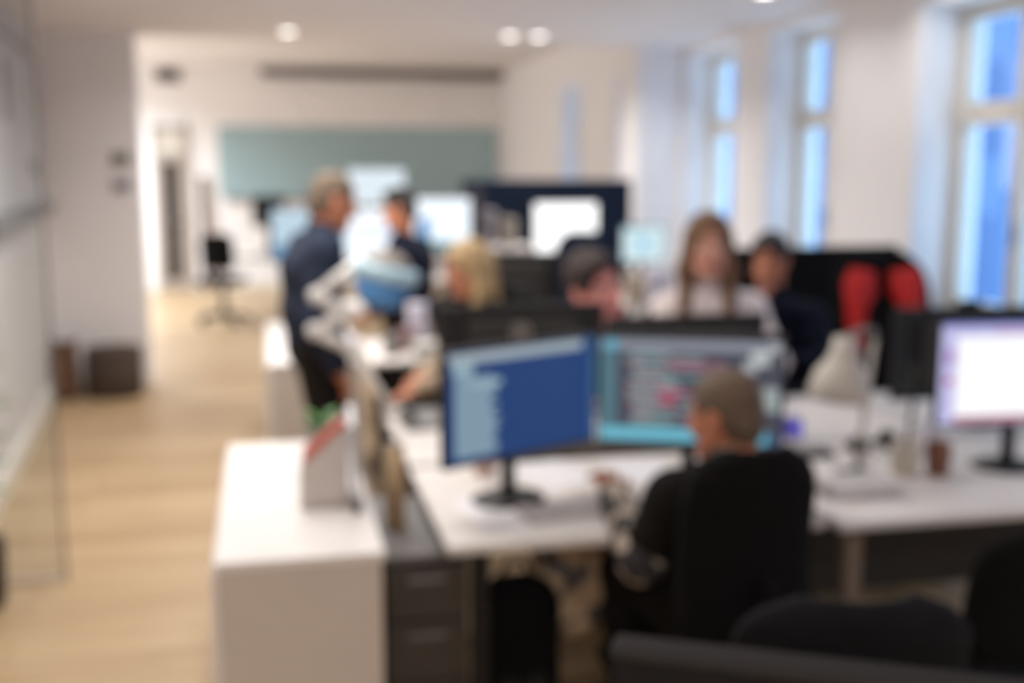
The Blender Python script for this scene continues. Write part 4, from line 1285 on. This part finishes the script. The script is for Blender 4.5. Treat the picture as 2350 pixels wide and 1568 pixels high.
for q in (-1, 1):
    MB().tube([(q * 0.05, 0.07, 0.52), (q * 0.08, 0.13, 0.42), (q * 0.09, 0.13, 0.25), (q * 0.09, 0.08, 0.1)], 0.014).build('strap', BLACKP, bk, True)

tb = empty('cloth_bag', (0.885, 3.17, 0.655), 0.1, 'mottled grey and beige cloth bag hanging under the near desk beside the backpack', 'bag')
b3 = Blob(0.006)
b3.cone((-0.075, 0.03, -0.10), (-0.05, 0.03, -0.29), 0.05, 0.07, k=0.06).cone((0.075, 0.03, -0.10), (0.05, 0.03, -0.29), 0.05, 0.07, k=0.06).cone((0, 0.02, -0.12), (0.01, 0.03, -0.32), 0.06, 0.075, k=0.05).ell((0.10, 0.02, -0.22), (0.05, 0.05, 0.09), k=0.05)
b3.mesh('bag_body', CAMO, tb)
for q in (-1, 1):
    MB().tube([(q * 0.09, 0.02, -0.09), (q * 0.075, -0.05, 0.0), (q * 0.07, -0.052, 0.06), (q * 0.07, 0.0, 0.048), (q * 0.075, 0.028, 0.0), (q * 0.06, 0.04, -0.08)], 0.007).build('handle', CAMO, tb, True)

# ------------------------------------------------------------------ desk things
ZD = 0.7302
kb = empty('keyboard', (0.86, 2.985, ZD), math.radians(12), 'pale keyboard on the foreground desk before the blue screen', 'keyboard')
MB().box(-0.19, 0.19, -0.065, 0.065, 0.0, 0.016, 0.006).build('case', mat('light_case', (186, 180, 178), 0.5), kb)
mb = MB()
for i in range(15):
    for j in range(5):
        mb.box(-0.182 + i * 0.0243, -0.163 + i * 0.0243, -0.058 + j * 0.0235, -0.039 + j * 0.0235, 0.015, 0.021, 0)
mb.build('keys', mat('light_keys', (204, 200, 198), 0.5), kb)
for x, y, r, lab in ((0.63, 3.04, 0.2, 'white sheet of paper at the left of the keyboard'), (1.16, 3.36, -0.1, 'white sheet of paper lying behind the blue screen and the code screen'), (0.88, 3.38, 0.35, 'paper sheet turned askew near the felt divider')):
    e = empty('paper_sheet', (x, y, ZD), r, lab, 'paper', 'sheets on the foreground desk')
    MB().box(-0.105, 0.105, -0.148, 0.148, 0, 0.0016).build('sheet', PAPER, e)


def mug(x, y, z, r, h, m, label, cat='cup', handle=True, lid=None, group='cups and mugs', inner=None):
    e = empty('cup' if cat == 'cup' else cat, (x, y, z), 0, label, cat, group)
    MB().lathe([(0, 0), (r * 0.82, 0), (r * 0.88, 0.004), (r, h * 0.96), (r * 0.99, h), (r * 0.9, h * 0.98), (r * 0.8, 0.01), (0, 0.008)]).build('cup_body', m, e, True)
    if handle:
        MB().tube([(r * 0.9, 0, h * 0.8), (r * 1.5, 0, h * 0.75), (r * 1.6, 0, h * 0.45), (r * 0.88, 0, h * 0.25)], 0.005).build('handle', m, e, True)
    MB().lathe([(0, h * 0.8), (r * 0.90, h * 0.8), (r * 0.90, h * 0.805), (0, h * 0.81)]).build('coffee', inner or mat('coffee', (60, 42, 32), 0.3), e)
    return e


mug(0.655, 3.42, ZD, 0.036, 0.095, mat('blush_ceramic', (206, 176, 164), 0.4, var=0.03), 'small blush coloured mug behind the left corner of the blue screen')
mug(2.080, 3.115, ZD, 0.040, 0.105, mat('brown_glaze', (128, 82, 62), 0.4, var=0.08), 'brown cup on the right desk before the lit lavender monitor', handle=False)
mug(2.165, 3.30, ZD, 0.034, 0.10, mat('white_glaze', (206, 204, 214), 0.4, var=0.03), 'white cup behind the brown cup on the right desk')
pl = empty('potted_plant', (1.975, 3.135, ZD), 0, 'thin dark stalked plant in a cream pot on the right desk', 'plant')
MB().lathe([(0, 0), (0.034, 0), (0.042, 0.01), (0.048, 0.105), (0.043, 0.11), (0.04, 0.095), (0, 0.095)]).build('pot', mat('cream_pot', (198, 190, 176), 0.6, var=0.04), pl, True)
MB().tube([(0, 0, 0.09), (0.02, 0.01, 0.2), (0.012, 0.0, 0.30), (0.02, 0.0, 0.36)], [0.006, 0.006, 0.004, 0.003]).build('stem', mat('dark_stem', (48, 56, 44), 0.7), pl, True)
lv = MB()
for k in range(9):
    a = rl.uniform(0, 6.28)
    b = Vector((0.016, 0.004, 0.14 + 0.024 * k))
    leaf(lv, b, b + Vector((0.045 * math.cos(a), 0.045 * math.sin(a), 0.04)), 0.016, 0.01)
lv.build('leaves', mat('dark_leaf', (50, 66, 48), 0.5, var=0.2), pl, True)

# white desk lamp on the right desk
dl = empty('desk_lamp', (1.80, 3.115, ZD), 0, 'desk lamp with a pale bell shade bent over on a thin upright arm', 'lamp')
LW = mat('lamp_white', (206, 200, 190), 0.45, var=0.03)
MB().lathe([(0, 0), (0.075, 0), (0.08, 0.006), (0.075, 0.018), (0.02, 0.026), (0.014, 0.05), (0, 0.05)]).build('base', DARKP, dl, True)
MB().tube([(0, 0, 0.04), (0.012, 0, 0.24), (0.035, 0, 0.45)], 0.009).build('arm', LW, dl, True)
MB().tube([(0.035, 0, 0.45), (0.03, 0, 0.475), (-0.02, -0.01, 0.478), (-0.075, -0.01, 0.455)], 0.011).build('upper_arm', GREYP, dl, True)
MB().lathe([(0.016, 0.20), (0.036, 0.195), (0.042, 0.15), (0.052, 0.125), (0.082, 0.085), (0.096, 0.03), (0.092, 0.0), (0.086, 0.002), (0.09, 0.03), (0.076, 0.08), (0.04, 0.125), (0.016, 0.19), (0.016, 0.20)],
           M=T(-0.085, -0.01, 0.262, 0, 0.08, 0)).build('shade', LW, dl, True)
MB().lathe([(0, 0.03), (0.02, 0.035), (0.03, 0.06), (0.022, 0.09), (0.014, 0.11), (0, 0.11)], M=T(-0.085, -0.01, 0.262, 0, 0.08, 0)).build('bulb', WHITEP, dl, True)
for k in range(3):
    e = empty('paper_stack', (1.72 + 0.01 * k, 2.985 + 0.006 * k, ZD + 0.0001 + k * 0.0123), math.radians(-8 + 5 * k), ['grey catalogue at the bottom of the pile on the right desk', 'pale catalogue in the middle of the pile on the right desk', 'white catalogue on top of the pile on the right desk'][k], 'catalogue', 'pile of catalogues')
    MB().box(-0.115, 0.105, -0.08, 0.08, 0, 0.012, 0.002).build('cover', [GREYP, mat('pale_cover', (190, 186, 184), 0.5), mat('white_cover', (212, 208, 206), 0.5)][k], e)
    MB().box(-0.112, 0.1035, -0.081, 0.0785, 0.002, 0.010).build('pages', PAPER, e)
e = empty('gadget', (1.85, 3.68, ZD), 0.2, 'small purple lit box beside the code screen', 'box')
MB().box(-0.03, 0.03, -0.03, 0.03, 0, 0.075, 0.008).build('casing', mat('violet_plastic', (96, 90, 190), 0.4), e)
MB().box(-0.02, 0.02, -0.0312, -0.029, 0.018, 0.06).build('lit_face', scr(110, 104, 220, 0.9), e)
e = empty('headphones', (2.02, 3.42, ZD), 0.4, 'black headphones lying on the right desk', 'headphones')
hb = [(0.075 * math.cos(t), 0.085 * math.sin(t), 0.018) for t in [math.pi * i / 12 for i in range(13)]]
MB().tube(hb, 0.008).build('headband', BLACKP, e, True)
for q in (-1, 1):
    MB().lathe([(0, -0.016), (0.03, -0.016), (0.036, -0.008), (0.036, 0.008), (0.03, 0.016), (0, 0.016)], M=Matrix.Translation((q * 0.075, -0.01, 0.0365)) @ Matrix.Rotation(math.pi / 2, 4, 'Y')).build('ear_cup', BLACKP, e, True)
e = empty('telephone', (1.80, 3.42, ZD), -0.2, 'dark flat telephone at the left of the headphones', 'telephone')
MB().box(-0.07, 0.07, -0.05, 0.05, 0, 0.02, 0.008).build('casing', DARKP, e)
MB().box(-0.055, 0.02, -0.035, 0.035, 0.02, 0.022).build('keypad', GREYP, e)
e = empty('telephone', (0.56, 4.16, ZD), 0.1, 'grey desk telephone on the white desk left of the blue screen', 'telephone')
MB().prism([(-0.09, 0), (0.09, 0), (0.09, 0.05), (-0.09, 0.02)], 'x', -0.08, 0.08).build('casing', GREYP, e)
MB().tube([(-0.06, -0.07, 0.05), (-0.06, -0.03, 0.062), (-0.06, 0.03, 0.076), (-0.06, 0.07, 0.08)], [0.022, 0.014, 0.014, 0.022]).build('handset', DARKP, e, True)

# farther desks
al = empty('articulated_lamp', (0.475, 4.34, ZD), 0, 'white folding arm lamp with a tilted blue bowl head and pale rim', 'lamp')
MB().box(-0.03, 0.04, -0.04, 0.05, 0, 0.03, 0.008).box(-0.045, -0.036, -0.03, 0.04, -0.06, 0.03, 0.002).box(-0.045, 0.0, -0.03, 0.04, -0.062, -0.05, 0.002).build('desk_clamp', WHITEP, al)
LP = [(-0.01, 0.02, 0.02), (-0.165, 0.11, 0.26), (-0.305, 0.11, 0.335), (-0.175, 0.11, 0.405), (-0.295, 0.11, 0.475), (-0.10, 0.11, 0.625)]
for a, b in zip(LP[:-1], LP[1:]):
    MB().tube([a, b], 0.017 if a is LP[0] else 0.024).build('arm', WHITEP, al, True)
for c in LP[1:5]:
    MB().lathe([(0, -0.03), (0.03, -0.03), (0.03, 0.03), (0, 0.03)], M=Matrix.Translation(c) @ Matrix.Rotation(math.pi / 2, 4, 'X')).build('joint', WHITEP, al, True)
HM = T(-0.035, 0.11, 0.50, 0.0, 0.24, 0) @ Matrix.Diagonal((0.80, 0.80, 0.80, 1))
MB().lathe([(0, -0.10), (0.07, -0.098), (0.105, -0.075), (0.15, 0.04), (0.0, 0.05)], M=HM).build('bowl', mat('sky_blue_shell', (84, 146, 206), 0.35, var=0.05), al, True)
MB().lathe([(0.0, 0.04), (0.15, 0.04), (0.17, 0.055), (0.17, 0.105), (0.155, 0.118), (0.0, 0.118)], M=HM).build('rim', mat('pale_blue_shell', (176, 208, 222), 0.4, var=0.04), al, True)
MB().lathe([(0.12, 0.117), (0.11, 0.15), (0.075, 0.18), (0.03, 0.193), (0, 0.195)], M=HM).build('grey_cap', mat('warm_grey_shell', (138, 130, 122), 0.5, var=0.04), al, True)
MB().tube([(-0.10, 0.11, 0.625), (-0.02, 0.11, 0.60)], 0.014).build('head_bracket', GREYP, al, True)


def carton(x, y, z, w, d, h, m, label, rz=0.0, group='boxes on the desks'):
    e = empty('storage_box', (x, y, z), rz, label, 'box', group)
    MB().box(-w / 2, w / 2, -d / 2, d / 2, 0, h * 0.82, 0.004).build('box_body', m, e)
    MB().box(-w / 2 - 0.004, w / 2 + 0.004, -d / 2 - 0.004, d / 2 + 0.004, h * 0.78, h, 0.004).build('lid', m, e)
    return e


LIL = mat('lilac_card', (206, 202, 216), 0.7, var=0.03)
GRC = mat('grey_card', (190, 188, 182), 0.7, var=0.04)
carton(0.385, 6.02, ZT, 0.12, 0.30, 0.05, LIL, 'lilac white box on the far sideboard behind the lamp base')
carton(0.80, 5.76, ZD, 0.14, 0.20, 0.07, GRC, 'grey white box at the front edge of the cluttered desk')
carton(0.93, 6.15, ZD, 0.22, 0.2, 0.14, mat('taupe_card', (158, 148, 142), 0.7, var=0.05), 'taupe box behind the grey white box on the cluttered desk')
mug(0.615, 5.80, ZD, 0.045, 0.11, GREYP, 'grey mug on the cluttered desk beneath the blue lamp head')
mug(0.70, 5.92, ZD, 0.05, 0.12, mat('mauve_glaze', (140, 104, 104), 0.4), 'mauve mug on the cluttered desk beneath the blue lamp head')
mug(0.78, 6.0, ZD, 0.055, 0.25, LIL, 'tall lilac vase on the cluttered desk right of the blue lamp head', cat='vase', handle=False, group='small vessels')
sh = empty('desk_shelf', (1.64, 8.12, ZD), 0, 'white raised desk shelf beside the square white monitor', 'shelf')
MB().box(-0.26, 0.26, -0.12, 0.12, 0.385, 0.41, 0.003).build('shelf_board', WHITE, sh)
for q in (-1, 1):
    MB().box(q * 0.245 - 0.012, q * 0.245 + 0.012, -0.12, 0.12, 0, 0.385).build('side', WHITE, sh)
MB().box(-0.233, 0.233, 0.10, 0.115, 0.10, 0.385).build('back_board', WHITE, sh)
mug(1.60, 8.14, ZD + 0.4102, 0.055, 0.26, mat('lilac_grey_glaze', (170, 162, 168), 0.5), 'lilac grey vase on the white desk shelf', cat='vase', handle=False, group='small vessels')
mug(1.75, 8.13, ZD + 0.4102, 0.06, 0.20, mat('stone_glaze', (172, 162, 148), 0.5), 'stone coloured vase on the white desk shelf', cat='vase', handle=False, group='small vessels')
carton(1.47, 8.13, ZD + 0.4102, 0.13, 0.14, 0.40, mat('charcoal_card', (84, 80, 88), 0.7), 'charcoal box file standing on the left end of the white desk shelf')
mug(2.60, 7.72, ZD, 0.085, 0.22, mat('cream_glaze', (206, 192, 172), 0.5), 'round cream vase on the back desk below the small pale screen', cat='vase', handle=False, group='small vessels')
carton(2.80, 7.74, ZD, 0.16, 0.12, 0.24, LIL, 'lilac box next to the cream vase below the small pale screen')
carton(0.35, 13.4, ZD, 0.22, 0.2, 0.16, GRC, 'pale box on the far left desk beside the dark monitor')
